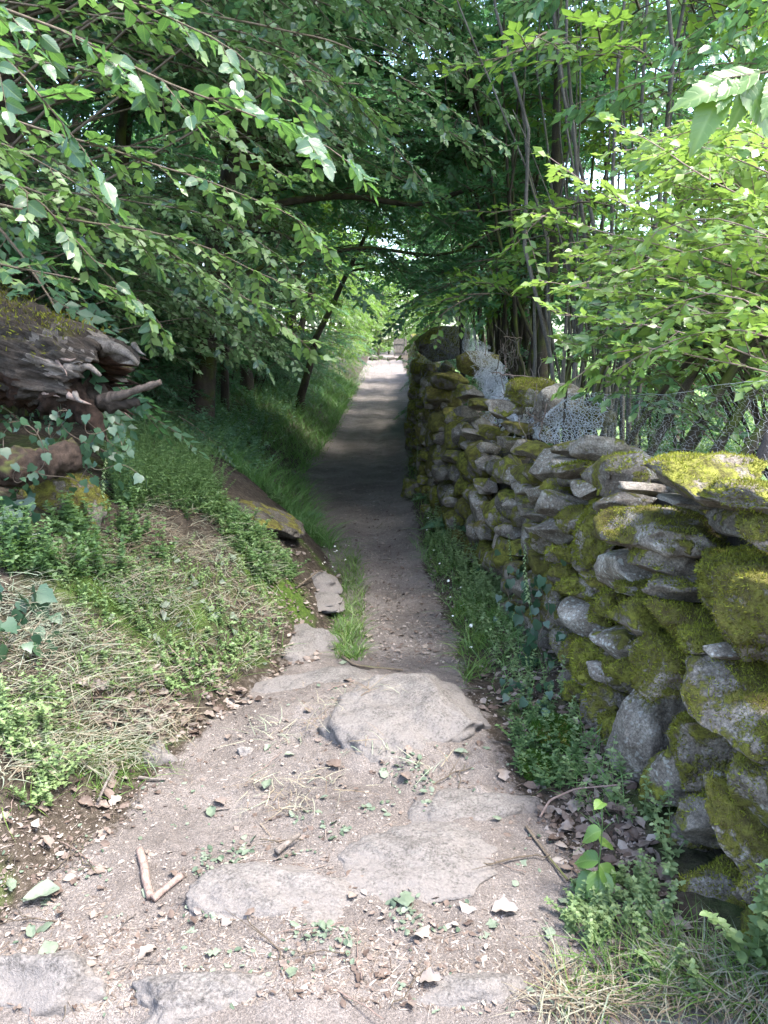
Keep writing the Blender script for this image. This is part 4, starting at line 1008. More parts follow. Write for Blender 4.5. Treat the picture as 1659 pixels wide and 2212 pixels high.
# the bright bush leaning over the wall from the field side
bu = empty('flowering_bush', (2.0, 3.9, float(ground_h(2.0, 3.9))), 'sunlit bright green bush leaning over the stone wall', 'bush')
paths = [path3(p) for p in (
    [(1800, 640, 3.4), (1500, 510), (1300, 425), (1190, 342, 3.9)], [(1780, 640, 3.3), (1450, 540), (1250, 490), (1150, 460, 3.8)],
    [(1700, 740, 3.2), (1420, 640), (1260, 625), (1160, 605, 3.6)], [(1700, 800, 3.0), (1450, 710), (1300, 690), (1205, 680, 3.4)],
    [(1750, 830, 2.9), (1500, 770), (1350, 740), (1225, 830, 3.2)], [(1800, 520, 3.0), (1520, 390), (1400, 300), (1325, 262, 3.6)],
    [(1850, 460, 2.8), (1600, 350), (1490, 300), (1430, 330, 3.2)], [(1800, 400, 2.6), (1640, 290), (1570, 245, 3.0)],
    [(1750, 680, 3.3), (1520, 600), (1400, 560), (1310, 530, 3.7)], [(1750, 760, 2.9), (1560, 700), (1420, 745), (1330, 800, 3.1)],
    [(1700, 700, 2.8), (1560, 620), (1480, 640), (1400, 690, 3.0)], [(1750, 560, 2.8), (1600, 480), (1500, 460), (1420, 500, 3.1)])]
rb = np.random.default_rng(43)
for i in range(110):
    ex_, ev = rb.uniform(1215, 1700), rb.uniform(280, 830); d1 = rb.uniform(3.3, 5.2)
    if ev < 520 and ex_ < 1330: continue
    q1 = at(ex_, ev, d1); q0 = q1 + np.array((rb.uniform(.5, 1.0), rb.normal(0, .3), -rb.uniform(.0, .4)))
    pp_ = np.array([q0, (q0 + q1) / 2 + np.array((0, 0, .12)), q1]); paths.append(pp_)
lv = leafy_branches(bu, from_trunk(paths, (2.5, 4.2, .4, .9), .8), .008, .20, 8, .050, 33, .065, .1, M_stick, .55, bare=True)
emit_leaves(bu, *lv, OVAL, M_leaf_bush, 295, 3)
nb5 = empty('low_bush', (2.1, 4.3, float(ground_h(2.1, 4.3))), 'blue green leafy bush under the bright one, reaching down to the netting', 'bush')
LOWB = [leaf_mesh_hi('leaf', M_leaf_low, .22 + .02 * i, 0, 340 + i, 7, [.1, .25, .05][i], [0, .05, -.05][i]) for i in range(3)]
rb = np.random.default_rng(48); pp = []
for i in range(58):
    ex_, ev = rb.uniform(1215, 1700), rb.uniform(560, 850); d1 = rb.uniform(3.6, 5.0)
    if ev > 740 and ex_ > 1330: continue
    q1 = at(ex_, ev, d1); q0 = q1 + np.array((rb.uniform(.4, .9), rb.normal(.15, .25), -rb.uniform(.0, .35)))
    pp.append(np.array([q0, (q0 + q1) / 2 + np.array((0, 0, .1)), q1]))
lv = leafy_branches(nb5, from_trunk(pp, (2.35, 4.5, .4, .75), .8), .007, .18, 8, .050, 38, .06, .1, M_bark, .55, bare=True)
emit_leaves(nb5, *lv, LOWB, M_leaf_low, 280, 7)
rb = np.random.default_rng(44)
for i, (a, b, r_) in enumerate([((1335, 985, 4.3), (1440, 830, 4.2), .022), ((1400, 985, 4.0), (1500, 800, 3.9), .026), ((1470, 985, 3.9), (1580, 800, 3.8), .03), ((1530, 1000, 3.8), (1640, 820, 3.7), .028),
                                ((1590, 1010, 3.6), (1690, 860, 3.6), .03), ((1265, 960, 4.6), (1300, 800, 4.5), .014), ((1220, 900, 4.7), (1225, 800, 4.7), .01)]):
    A, B = at(*a), at(*b); A2 = A - (B - A) * .35; T_ = B + (B - A) * 1.2 + np.array((.25, 0, .1))
    P = resample(np.array([A2, A, B, T_]), 12); V, F = tubes(P - np.array(bu.location), np.linspace(r_, r_ * .6, 12), 8)
    g = Geo(); g.add(V, F, 0, .5); link('stem', g.mesh('stem', [M_bark]), bu)

# big toothed leaves close to the lens at the upper right
ch = empty('chestnut_branch', at(2050, 60, 2.0), 'big toothed chestnut leaves on a bough at the upper right edge', 'branch')
CHM = [leaf_mesh_hi('leaf', M_leaf_bush, .19, .035, 260 + i, 12, [.25, .1, .4][i], [.05, -.08, .0][i]) for i in range(3)]  # bright bush colour stands in for sunlight on these leaves
L0 = np.array(ch.location)
P = resample(np.array([at(2050, 60, 2.0), at(1800, 120, 1.95), at(1650, 158, 1.9), at(1560, 170, 1.9)]), 12)
V, F = tubes(P - L0, np.linspace(.007, .002, 12), 6); g = Geo(); g.add(V, F, 0, .5); link('branch', g.mesh('branch', [M_twig]), ch)
for (a, b, hw) in [((1640, 158), (1465, 205), 0), ((1590, 165), (1545, 235), 1), ((1625, 160), (1600, 260), 2), ((1570, 170), (1500, 320), 0), ((1700, 150), (1640, 250), 1), ((1760, 130), (1660, 230), 2), ((1600, 165), (1700, 290), 0), ((1720, 130), (1690, 60), 1)]:
    p, q = at(*a, 1.9), at(*b, 1.86); d = q - p; S = np.linalg.norm(d); d = d / S
    nn = unit(np.array((.2 * (hw - 1), -.8, .5))); s = unit(np.cross(d, nn)); nn = np.cross(s, d); p = p - L0
    o = bpy.data.objects.new('leaf', CHM[hw]); C.objects.link(o); o.parent = ch
    o.matrix_basis = Matrix(((s[0] * S, d[0] * S, nn[0] * S, p[0]), (s[1] * S, d[1] * S, nn[1] * S, p[1]), (s[2] * S, d[2] * S, nn[2] * S, p[2]), (0, 0, 0, 1)))
# bare thin poles among the saplings
for i, (pts, r_, lab) in enumerate([([(1195, 700, 6.5), (1190, 520), (1090, 260), (985, -20), (940, -140, 6.0)], .018, 'thin bare pole slanting up to the left across the canopy'),
                               ([(1245, 800, 6.2), (1243, 300), (1240, -100, 6.2)], .016, 'thin upright bare pole in front of the pale twigs'),
                               ([(1225, 620, 6.0), (1180, 420), (1110, 240, 5.6)], .011, 'short thin bare pole beside the slanting one'),
                               ([(1330, 700, 6.8), (1350, 300), (1330, -100, 7)], .02, 'upright grey pole behind the bush, nearest the middle of its crown')]):
    P = path3(pts); L0 = P[0] * np.array((1, 1, 0)) + np.array((0, 0, float(ground_h(P[0][0], P[0][1]))))
    P = resample(np.concatenate([[L0 - np.array((0, 0, .1))], P]), 24); P[:, :2] += .07 * np.stack([fbm(np.stack([np.linspace(0, 5, 24), np.zeros(24) + i, np.zeros(24) + j], -1), 2, 5) for j in (0, 5)], 1)
    V, F = tubes(P - L0, np.linspace(r_ * .7, r_ * .3, 24), 7); g = Geo(); g.add(V, F, 0, .5)
    o = link('bare_pole', g.mesh('bare_pole', [M_bark_grey]), None, L0); tag(o, lab, 'pole')
# ------------------------------------------------------------------ rocks bedded in the path and the bank
def on_ground_v(px, v):
    px = np.asarray(px, float); v = np.asarray(v, float); out = np.zeros((len(px), 2))
    for c0 in range(0, len(px), 4000):
        a = (px[c0:c0 + 4000] - 829.5) / FPX; b = (1106 - v[c0:c0 + 4000]) / FPX
        D = np.stack([a, CP + b * SP, -SP + b * CP], -1)
        ts = 1.2 * (50 / 1.2) ** np.linspace(0, 1, 260)
        X = D[:, None] * ts[None, :, None]; X[..., 2] += CAM_H
        bl = X[..., 2] < ground_h(X[..., 0], X[..., 1], False)
        k = np.maximum(np.argmax(bl, 1), 1); i = np.arange(len(k))
        z1 = X[i, k, 2] - ground_h(X[i, k, 0], X[i, k, 1], False); z0 = X[i, k - 1, 2] - ground_h(X[i, k - 1, 0], X[i, k - 1, 1], False)
        f = np.clip(z0 / np.maximum(z0 - z1, 1e-6), 0, 1)[:, None]
        out[c0:c0 + 4000] = (X[i, k - 1] * (1 - f) + X[i, k] * f)[:, :2]
        out[c0:c0 + 4000][~bl.any(1)] = np.nan
    return out[:, 0], out[:, 1]
for i, (px, v, wpx, hpx, rise, turn, moss, tone, rough, lab) in enumerate(ROCKS):
    x, y = on_ground(px, v); zc = project((x, y, 0))[2]
    W = wpx * zc / FPX
    ya, yb = on_ground(px, v - hpx / 2)[1], on_ground(px, v + hpx / 2)[1]
    D = float(np.clip(abs(ya - yb) * .8, .5 * W, 1.25 * W)); H = max(rise * 2.6, .3 * W * .5)
    M = Matrix.Rotation(R(turn), 4, 'Z'); 
    if moss > .35: M = Matrix.Rotation(R(24), 4, 'Y') @ M
    M.translation = (x, y + .1 * D, float(ground_h(x, y, False)) + (rise if wpx <= 100 or moss > .32 else rise * 1.12 + .012) - H / 2)
    name = 'rock' if W > .12 else 'loose_stone'
    o, V, F = add_rock(name, 2000 + i, (W * 1.12, D * 1.12, H), M, None, 5 if wpx > 300 else 4 if wpx > 90 else 3, moss, tone, .15 if moss < .5 else .1, M_slab if moss < .32 else M_rock, rough=rough * 2.0, cuts=7, boxy=.1, knob=.09)
    tag(o, lab, 'rock' if W > .12 else 'stone', None, 'thing')
    if moss > .7: moss_fuzz(o, V, F, .8, .012, M_mossb, i, per=12000)

# ------------------------------------------------------------------ the fallen log
M_rot = bark_mat('rotten_wood', (.006, .004, .003), (.040, .024, .017), -.4, 34)
M_dead = bark_mat('bleached_wood', (.03, .024, .02), (.21, .185, .165), -.3, 26)
def rough_tube(pts, r0, r1, n, sides, seed, amp):
    Pq = resample(pts, n); V, F = tubes(Pq, np.linspace(r0, r1, n), sides, True)
    c = np.repeat(Pq, sides, 0); k = 1 + amp * fbm(V * 9, 4, seed) + amp * .6 * fbm(V * 30, 2, seed + 3)
    return c + (V - c) * k[:, None], F
def part_tube(name, parent, origin, pts, r0, r1, mat, n=14, sides=10, seed=1, amp=.35):
    V, F = rough_tube(np.array(pts), r0, r1, n, sides, seed, amp); g = Geo(); g.add(V - origin, F, 0, .5)
    return link(name, g.mesh(name, [mat]), parent)
def fibre_mat(name, stops, moss):
    m, ns, ls = new_mat(name)
    la = nd(ns, 'ShaderNodeAttribute', attribute_name='la').outputs['Fac']; lb = nd(ns, 'ShaderNodeAttribute', attribute_name='lb').outputs['Fac']
    cv = ns.new('ShaderNodeCombineXYZ'); ls.new(math_(ns, ls, 'MULTIPLY', la, .13), cv.inputs[0]); ls.new(lb, cv.inputs[1])
    n1 = noise(ns, ls, 55, 6, .7, cv.outputs[0], .6); n2 = noise(ns, ls, 9, 5, .65, cv.outputs[0], .4)
    tc = ns.new('ShaderNodeTexCoord'); n3 = noise(ns, ls, 90, 4, .75, tc.outputs['Object']); n4 = noise(ns, ls, 7, 5, .65, tc.outputs['Object'])
    v = math_(ns, ls, 'ADD', math_(ns, ls, 'ADD', math_(ns, ls, 'MULTIPLY', n1, .5), math_(ns, ls, 'MULTIPLY', n2, .3)), math_(ns, ls, 'MULTIPLY', n3, .2))
    rp = ramp(ns, stops); ls.new(v, rp.inputs[0])
    ge = ns.new('ShaderNodeNewGeometry'); sx = ns.new('ShaderNodeSeparateXYZ'); ls.new(ge.outputs['Normal'], sx.inputs[0])
    f = math_(ns, ls, 'MULTIPLY', math_(ns, ls, 'SUBTRACT', math_(ns, ls, 'ADD', math_(ns, ls, 'MULTIPLY', n4, 1.6), math_(ns, ls, 'MULTIPLY', sx.outputs['Z'], .45)), 1.45 - moss), 5.0, True)
    mr = ramp(ns, [(.35, (.03, .024, .010)), (.6, (.075, .07, .02)), (.8, (.13, .13, .03))]); ls.new(n3, mr.inputs[0])
    p = ns.new('ShaderNodeBsdfPrincipled'); p.inputs['Roughness'].default_value = .92; p.inputs['Specular IOR Level'].default_value = .15
    ls.new(mixc(ns, ls, f, rp.outputs[0], mr.outputs[0]), p.inputs['Base Color'])
    b = ns.new('ShaderNodeBump'); b.inputs['Strength'].default_value = 1.0; b.inputs['Distance'].default_value = .022
    ls.new(math_(ns, ls, 'ADD', v, math_(ns, ls, 'MULTIPLY', n3, .35)), b.inputs['Height']); ls.new(b.outputs[0], p.inputs['Normal'])
    ls.new(p.outputs[0], ns.new('ShaderNodeOutputMaterial').inputs[0])
    return m
M_logbark = fibre_mat('old_log_bark', [(.36, (.010, .007, .005)), (.50, (.042, .034, .028)), (.62, (.088, .075, .064)), (.74, (.17, .15, .135))], .25)
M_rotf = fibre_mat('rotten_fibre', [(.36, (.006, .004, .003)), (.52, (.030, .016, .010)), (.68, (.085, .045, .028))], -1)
M_deadf = fibre_mat('bleached_fibre', [(.36, (.025, .019, .015)), (.50, (.13, .11, .095)), (.66, (.32, .29, .26))], -.35)
M_post0 = bark_mat('weathered_stub', (.03, .024, .02), (.13, .105, .09), -.3, 34)
A, B = at(-420, 610, 4.7), at(205, 822, 3.98)
log = empty('fallen_log', A, 'rotten broken end of a mossy fallen log jutting out over the left bank', 'log')
ax = unit(B - A); LL = np.linalg.norm(B - A); sx_ = unit(np.cross(ax, (0, 0, 1.0))); uz = np.cross(sx_, ax)
nr, na = 120, 110
th = np.arange(na) * 2 * np.pi / na
u = np.linspace(0, 1, nr)
U, T = np.meshgrid(u, th, indexing='ij')
lip = .03 + .12 * np.exp(-((np.mod(T - 1.75 + np.pi, 2 * np.pi) - np.pi) / .42) ** 2) + .07 * vnoise(np.stack([np.cos(T) * 3, np.sin(T) * 3, T * 0], -1), 3) + .05 * vnoise(np.stack([np.cos(T) * 9, np.sin(T) * 9, T * 0], -1), 4) - .12 * np.exp(-((np.mod(T - 5.0 + np.pi, 2 * np.pi) - np.pi) / .9) ** 2)
rad = np.interp(U, [0, .45, .7, .88, 1], [.36, .30, .265, .23, .18])
P0 = np.stack([np.cos(T) * 1.6, np.sin(T) * 1.6, U * 3.2], -1)
rad = rad * (1 + .16 * fbm(P0 * 1.1, 4, 8) + .17 * fbm(P0 * 3.2, 4, 12)) + .05 * fbm(P0 * 8, 4, 15)
s_ = U * LL + lip * sstep(.75, 1, U)
Vo = A + s_[..., None] * ax + rad[..., None] * (np.cos(T)[..., None] * sx_ + np.sin(T)[..., None] * uz)
ni = 26; ui = np.linspace(0, 1, ni)[1:]
UI, TI = np.meshgrid(ui, th, indexing='ij')
ri = rad[-1][None] * (.86 - .66 * UI ** .7) * (1 + .35 * fbm(np.stack([np.cos(TI) * 2.5, np.sin(TI) * 2.5, UI * 4], -1), 4, 18))
si = s_[-1][None] - .42 * np.sin(UI * 1.57) * (1 + .3 * vnoise(np.stack([np.cos(TI) * 3, np.sin(TI) * 3, UI * 3], -1), 19)) + .05 * vnoise(np.stack([np.cos(TI) * 8, np.sin(TI) * 8, UI * 6], -1), 20)
Vi = A + si[..., None] * ax + ri[..., None] * (np.cos(TI)[..., None] * sx_ + np.sin(TI)[..., None] * uz)
VV = np.concatenate([Vo, Vi]); n1 = nr + ni - 1
ix = np.arange(n1 * na).reshape(n1, na); jx = np.roll(ix, -1, 1)
Qf = np.stack([ix[:-1], jx[:-1], jx[1:], ix[1:]], -1).reshape(-1, 4)
row = np.repeat(np.arange(n1 - 1), na); tt = np.tile(th, n1 - 1)
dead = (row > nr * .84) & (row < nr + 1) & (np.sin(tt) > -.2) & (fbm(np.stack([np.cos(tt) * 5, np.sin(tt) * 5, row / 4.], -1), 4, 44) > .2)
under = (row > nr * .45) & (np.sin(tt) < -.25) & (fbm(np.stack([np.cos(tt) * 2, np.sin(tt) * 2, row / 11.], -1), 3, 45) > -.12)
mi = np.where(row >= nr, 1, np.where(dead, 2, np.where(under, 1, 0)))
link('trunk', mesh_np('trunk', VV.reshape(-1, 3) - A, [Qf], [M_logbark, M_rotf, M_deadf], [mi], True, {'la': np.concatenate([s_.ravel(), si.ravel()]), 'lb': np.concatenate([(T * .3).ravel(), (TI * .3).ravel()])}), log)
rs = np.random.default_rng(88)
for k in range(26):                                     # splinters standing out of the break
    j = rs.integers(na); p0 = Vo[nr - rs.integers(1, 9), j]; dr = unit(ax + .28 * rs.standard_normal(3)); l_ = rs.uniform(.04, .15)
    part_tube('splinter', log, A, [p0 - dr * .04, p0 + dr * l_ * .5, p0 + dr * l_ + rs.normal(0, .012, 3)], rs.uniform(.008, .02), .0015, [M_rot, M_dead, M_stick][k % 3], 8, 6, k, .5)
lo = log
part_tube('root_stub', log, A, [at(120, 850, 4.0), at(175, 885, 3.95), at(210, 915, 3.93), at(224, 948, 3.92)], .12, .018, M_rot, 44, 28, 3, .75)
part_tube('root_stub', log, A, [at(190, 860, 4.1), at(245, 875, 4.0), at(300, 868, 3.95)], .08, .02, M_logbark, 40, 24, 13, .7)
part_tube('branch_stub', log, A, [at(215, 866, 4.0), at(270, 852, 3.95), at(312, 838, 3.92), at(347, 825, 3.9)], .030, .012, M_post0, 30, 12, 5, .55)
part_tube('splinter', log, A, [at(190, 745, 3.98), at(250, 752, 3.95), at(284, 768, 3.93), at(296, 785, 3.92)], .045, .013, M_dead, 12, 8, 6, .45)
part_tube('splinter', log, A, [at(150, 800, 3.85), at(190, 790, 3.82), at(218, 812, 3.82)], .04, .008, M_dead, 10, 8, 7, .5)
# moss on its upper side
rm = np.random.default_rng(61); k = 5200
iu = (nr * (.2 + .72 * rm.random(k))).astype(int); it = np.mod((1.75 + .75 * rm.standard_normal(k)) / (2 * np.pi) * na, na).astype(int)
pm_ = Vo[iu, it]; kk = fbm(pm_ * 5, 3, 71) > -.05; pm_ = pm_[kk]; nv = unit(pm_ - (A + ((pm_ - A) @ ax)[:, None] * ax))
T4 = (np.array([(-.16, 0, 0), (.16, 0, 0), (.10, .6, .05), (0, 1, .15)]), np.array([(0, 1, 2), (0, 2, 3)]))
V, F = leaves(pm_ + .02 * rm.standard_normal(pm_.shape), nv + .6 * rm.standard_normal(nv.shape), rm.standard_normal(nv.shape), rm.uniform(.012, .032, len(pm_)), T4)
g = Geo(); g.add(V - A, F, 0, np.repeat(rm.random(len(pm_)) * .8, 4)); m = link('moss', g.mesh('moss', [M_mossb]), log); m['kind'] = 'stuff'
# a second, shorter piece under the ivy
A2 = at(20, 1015, 3.6)
lg2 = empty('bark_log', A2, 'short length of scaly barked log lying under the ivy below the big log', 'log')
part_tube('trunk', lg2, A2, [at(-40, 1020, 3.55), at(60, 1005, 3.65), at(165, 985, 3.8)], .09, .08, bark_mat('scaly_bark', (.012, .008, .006), (.065, .045, .033), .1, 30), 60, 48, 23, .4)

# ------------------------------------------------------------------ ivy
def ivy_mesh(seed):
    r = np.random.default_rng(seed)
    pts = np.array([(0, 0), (-.30, -.08), (-.48, .10), (-.40, .30), (-.42, .48), (-.24, .62), (0, 1.0), (.24, .62), (.42, .48), (.40, .30), (.48, .10), (.30, -.08)]) * .95
    pts = pts + r.normal(0, .025, pts.shape)
    z = .10 * np.abs(pts[:, 0]) - .12 * pts[:, 1] ** 2
    V = np.concatenate([[(0, .28, 0)], np.column_stack([pts, z])])
    F = np.array([(0, i + 1, (i + 1) % 12 + 1) for i in range(12)])[:, ::-1]
    return mesh_np('leaf', V, [F], [M_leaf_ivy], None, True, {'var': np.full(13, .5)})
IVY = [ivy_mesh(i) for i in range(4)]
def put_leaf(root, me, p, d, n, S, name='leaf'):
    d = unit(np.asarray(d, float)); s = unit(np.cross(d, n)); nn = np.cross(s, d); p = np.asarray(p) - np.array(root.location)
    o = bpy.data.objects.new(name, me); C.objects.link(o); o.parent = root
    o.matrix_basis = Matrix(((s[0] * S, d[0] * S, nn[0] * S, p[0]), (s[1] * S, d[1] * S, nn[1] * S, p[1]), (s[2] * S, d[2] * S, nn[2] * S, p[2]), (0, 0, 0, 1)))
    return o
def ivy_plant(label, pts, size, seed, n_stem=5):
    r = np.random.default_rng(seed); pts = np.array(pts); root = empty('ivy', pts.mean(0), label, 'ivy'); L0 = pts.mean(0)
    toc = unit(np.array((0, 0, CAM_H)) - pts.mean(0))
    for p in pts:
        put_leaf(root, IVY[r.integers(4)], p, np.array((r.normal(0, .5), r.normal(0, .3), -.9 + .4 * r.random())), toc * .7 + np.array((0, 0, .7)) + .45 * r.standard_normal(3), size * r.uniform(.6, 1.35))
    left = list(range(len(pts))); cur = int(np.argmin(pts[:, 2])); chain = [cur]; left.remove(cur); chains = []
    while left:
        dd = np.linalg.norm(pts[left] - pts[cur], axis=1); j = int(np.argmin(dd))
        if dd[j] > .16: chains.append(chain); chain = []
        cur = left.pop(j); chain.append(cur)
    chains.append(chain)
    for ch_ in chains:
        if len(ch_) > 3:
            m_ = 3 * len(ch_); V, F = tubes(resample(pts[ch_] - toc * .02, m_) - L0, np.linspace(.0026, .0014, m_), 4); g = Geo(); g.add(V, F, 0, .5); link('stem', g.mesh('stem', [M_twig]), root)
ri_ = np.random.default_rng(66)
def pix_cloud(n, x0, x1, v0, v1, d0, d1): return [at(ri_.uniform(x0, x1), ri_.uniform(v0, v1), ri_.uniform(d0, d1)) for _ in range(n)]
def pix_ground(n, x0, x1, v0, v1, dz0=.02, dz1=.08):
    x, y = on_ground_v(ri_.uniform(x0, x1, n), ri_.uniform(v0, v1, n)); return [np.array((a, b, float(ground_h(a, b)) + ri_.uniform(dz0, dz1))) for a, b in zip(x, y)]
ivy_plant('dark ivy hanging in the hollow under the fallen log', pix_cloud(46, 85, 290, 875, 985, 3.72, 3.95) + pix_cloud(30, 0, 90, 900, 1060, 3.45, 3.7) + pix_cloud(16, 90, 320, 980, 1060, 3.5, 3.6) + pix_ground(14, 60, 330, 1040, 1110), .044, 1)
ivy_plant('ivy creeping over the bank at the left edge below the mossy rock', pix_ground(26, -10, 110, 1090, 1200, .03, .1), .085, 2, 4)
ivy_plant('ivy with yellowing leaves low on the left edge of the bank', pix_ground(26, -10, 140, 1290, 1470, .04, .14), .075, 3, 4)
wp = []
for _ in range(74):
    px, v = ri_.normal(1165, 34), ri_.uniform(1185, 1440)
    P = wall_hit(min(px + (v - 1300) * .12, 1240), min(v, 1420))
    if P is not None: wp.append(P - np.array((ri_.uniform(.03, .12), ri_.uniform(0, .1), 0)))
ivy_plant('glossy ivy climbing the path face of the stone wall', wp, .055, 4, 6)
ivy_plant('small ivy on the leaf littered verge beside the green moss', pix_ground(18, 1085, 1190, 1490, 1570, .03, .08), .05, 5, 3)
# ------------------------------------------------------------------ ferns
T_FERN = (np.array([(0, 0, 0), (-.24, .45, .05), (0, 1, -.05), (.24, .45, .05)]), np.array([(0, 2, 1), (0, 3, 2)]))
def fern(label, base, n, L, seed, az0=0, spread=6.28, el=(.35, .9)):
    r = np.random.default_rng(seed); root = empty('fern', base, label, 'fern')
    for i in range(n):
        az = az0 + spread * (i + r.uniform(-.3, .3)) / n; e = r.uniform(*el); l = L * r.uniform(.7, 1.1)
        t = np.linspace(0, 1, 16)
        h = np.stack([np.cos(az) * np.cos(e) * l * t, np.sin(az) * np.cos(e) * l * t, np.sin(e) * l * t - .45 * l * t ** 2.2], 1)
        g = Geo(); V, F = tubes(h, np.linspace(.003, .001, 16), 3); g.add(V, F, 0, .5)
        m = 18; tt = np.linspace(.12, .98, m); b = np.stack([np.interp(tt, t, h[:, a]) for a in range(3)], 1)
        tan = unit(np.gradient(b, axis=0)); sd = unit(np.cross(tan, (0, 0, 1.0))); up = np.cross(sd, tan)
        pl = l * .30 * np.sin(np.pi * (.12 + .86 * tt)) ** .8
        for sg in (-1, 1):
            d = sd * sg + tan * .45
            # each pinna carries its own small leaflets
            mm = 7; q = (np.arange(mm) + .5) / mm
            bp = (b[:, None] + d[:, None] * (pl[:, None] * q)[..., None]).reshape(-1, 3)
            for s2 in (-1, 1):
                dd = np.repeat(unit(tan * s2 + unit(d) * .5), mm, 0)
                V, F = leaves(bp, dd, np.repeat(up, mm, 0) + .25 * r.standard_normal((m * mm, 3)), np.repeat(pl, mm) * .30 * np.tile(1.1 - .7 * q, m), T_FERN); g.add(V, F, 0, np.repeat(r.random(m * mm), 4))
        link('frond', g.mesh('frond', [M_fern]), root)
def gpt(px, v): x, y = on_ground(px, v); return np.array((x, y, float(ground_h(x, y))))
fern('pale green fern spreading at the wall foot beside the path', gpt(1000, 1150), 11, .55, 1)
fern('small fern at the wall foot just behind the larger pale fern', gpt(945, 1085), 8, .48, 2)
fern('little fern low on the wall foot nearest the narrow path', gpt(1030, 1105), 9, .50, 3)
fern('fern fronds at the lower end of the brown mossy slab', gpt(668, 1120), 6, .24, 4, -1.2, 3.2)
fern('fern in the bank shade just right of the broken log end', gpt(360, 925), 9, .45, 5)
fern('fern with broad fronds growing behind the netting', np.array((1.75, 7.4, .55)), 9, .8, 6)
fern('fern behind the netting farther right, close to the saplings', np.array((2.05, 6.5, .5)), 9, .75, 7)

# ------------------------------------------------------------------ herbs and grass
def sprigs(base, h, nodes, per, leaf, rg, tmpl=None, lean=.35, curve=.25):
    """upright stems with leaves in whorls"""
    M = len(base); az = rg.uniform(0, 6.28, M); ln = np.abs(rg.normal(0, lean, M))
    top = np.stack([np.cos(az) * ln, np.sin(az) * ln, np.ones(M)], 1) * h[:, None]
    t = np.linspace(0, 1, 5)
    S = base[:, None] + top[:, None] * t[None, :, None]; S[..., 2] -= (curve * h * ln)[:, None] * t ** 2
    tn = (np.arange(nodes) + 1) / nodes
    f = tn * 4; i0 = np.clip(f.astype(int), 0, 3); fr = f - i0
    N = S[:, i0] * (1 - fr)[None, :, None] + S[:, i0 + 1] * fr[None, :, None]
    a = rg.uniform(0, 6.28, (M, nodes))[..., None] + np.arange(per) * 2 * np.pi / per
    d = np.stack([np.cos(a), np.sin(a), .25 + .3 * rg.standard_normal(a.shape)], -1)
    p = np.repeat(N[:, :, None], per, 2)
    s = leaf * (1.15 - .55 * tn)[None, :, None] * rg.uniform(.7, 1.3, a.shape)
    nrm = np.zeros_like(d); nrm[..., 2] = 1; nrm += .3 * rg.standard_normal(nrm.shape)
    tm = tmpl or T_LOW
    V, F = leaves(p.reshape(-1, 3), d.reshape(-1, 3), nrm.reshape(-1, 3), s.ravel(), tm)
    g = Geo(); g.add(V, F, 0, np.repeat(np.repeat(rg.random(M), nodes * per) * .6 + .4 * rg.random(M * nodes * per), len(tm[0])))
    V, F = tubes(S, np.broadcast_to(np.linspace(.0022, .0008, 5), (M, 5)), 3); g.add(V, F, 0, .6)
    return g
def blades(base, h, width, rg, lean=.6, lie=0.0, seg=3, bend=.5):
    M = len(base); az = rg.uniform(0, 6.28, M); e = np.abs(rg.normal(0, lean, M)) + lie
    d = np.stack([np.cos(az) * np.sin(e), np.sin(az) * np.sin(e), np.cos(e)], 1); hz = np.stack([np.cos(az), np.sin(az), 0 * az], 1)
    sd = unit(np.cross(d, (0, 0, 1.0)) + .3 * rg.standard_normal((M, 3)))
    cv = rg.normal(0, .35, M)[:, None, None]
    t = np.linspace(0, 1, seg + 1)
    A_ = base[:, None] + h[:, None, None] * (d[:, None] * t[None, :, None] + hz[:, None] * (bend * t ** 2)[None, :, None] * .6 + np.cross(hz, (0, 0, 1.0))[:, None] * cv * (t ** 2)[None, :, None])
    A_[..., 2] -= (h * bend * .55)[:, None] * t ** 2.2
    wd_ = width[:, None] * np.array([1, .9, .65, .0] if seg == 3 else [1, .7, 0.])[None]
    Lf = A_ - sd[:, None] * wd_[..., None] / 2; Rt = A_ + sd[:, None] * wd_[..., None] / 2
    V = np.concatenate([np.stack([Lf[:, :-1], Rt[:, :-1]], 2).reshape(M, -1, 3), A_[:, -1:]], 1)
    nv = V.shape[1]; F = []
    for j in range(seg - 1): F += [(2 * j, 2 * j + 1, 2 * j + 3), (2 * j, 2 * j + 3, 2 * j + 2)]
    F.append((2 * seg - 2, 2 * seg - 1, nv - 1))
    FF = np.array(F)[None] + (np.arange(M) * nv)[:, None, None]
    return V.reshape(-1, 3), FF.reshape(-1, 3), nv
def pscatter(n, poly, rg, dz=0.0, thr=None):
    """points on the ground inside polygons given in picture coordinates"""
    poly = np.array(poly, float); lo_, hi = poly.min(0), poly.max(0); px, v = [], []
    while len(px) < n:
        q = rg.uniform(lo_, hi, (n, 2)); ins = np.zeros(n, bool); j = len(poly) - 1
        for i in range(len(poly)):
            xi, yi, xj, yj = *poly[i], *poly[j]
            ins ^= ((yi > q[:, 1]) != (yj > q[:, 1])) & (q[:, 0] < (xj - xi) * (q[:, 1] - yi) / (yj - yi + 1e-9) + xi); j = i
        px += list(q[ins, 0]); v += list(q[ins, 1])
    x, y = on_ground_v(px[:n], v[:n]); k_ = np.isfinite(x); x, y = x[k_], y[k_]
    P = gp(x, y, dz)
    if thr is not None: P = P[fbm2(x, y, thr[0], 3, thr[2]) > thr[1]]
    return P
def stuff(name, g, mats, label, cat=None):
    o = link(name, g.mesh(name, mats)); return tag(o, label, None, None, 'stuff')
rh = np.random.default_rng(77)
T_2 = (np.array([(0, 0, 0), (-.2, .45, .06), (0, 1, -.04), (.2, .45, .06)]), np.array([(0, 2, 1), (0, 3, 2)]))
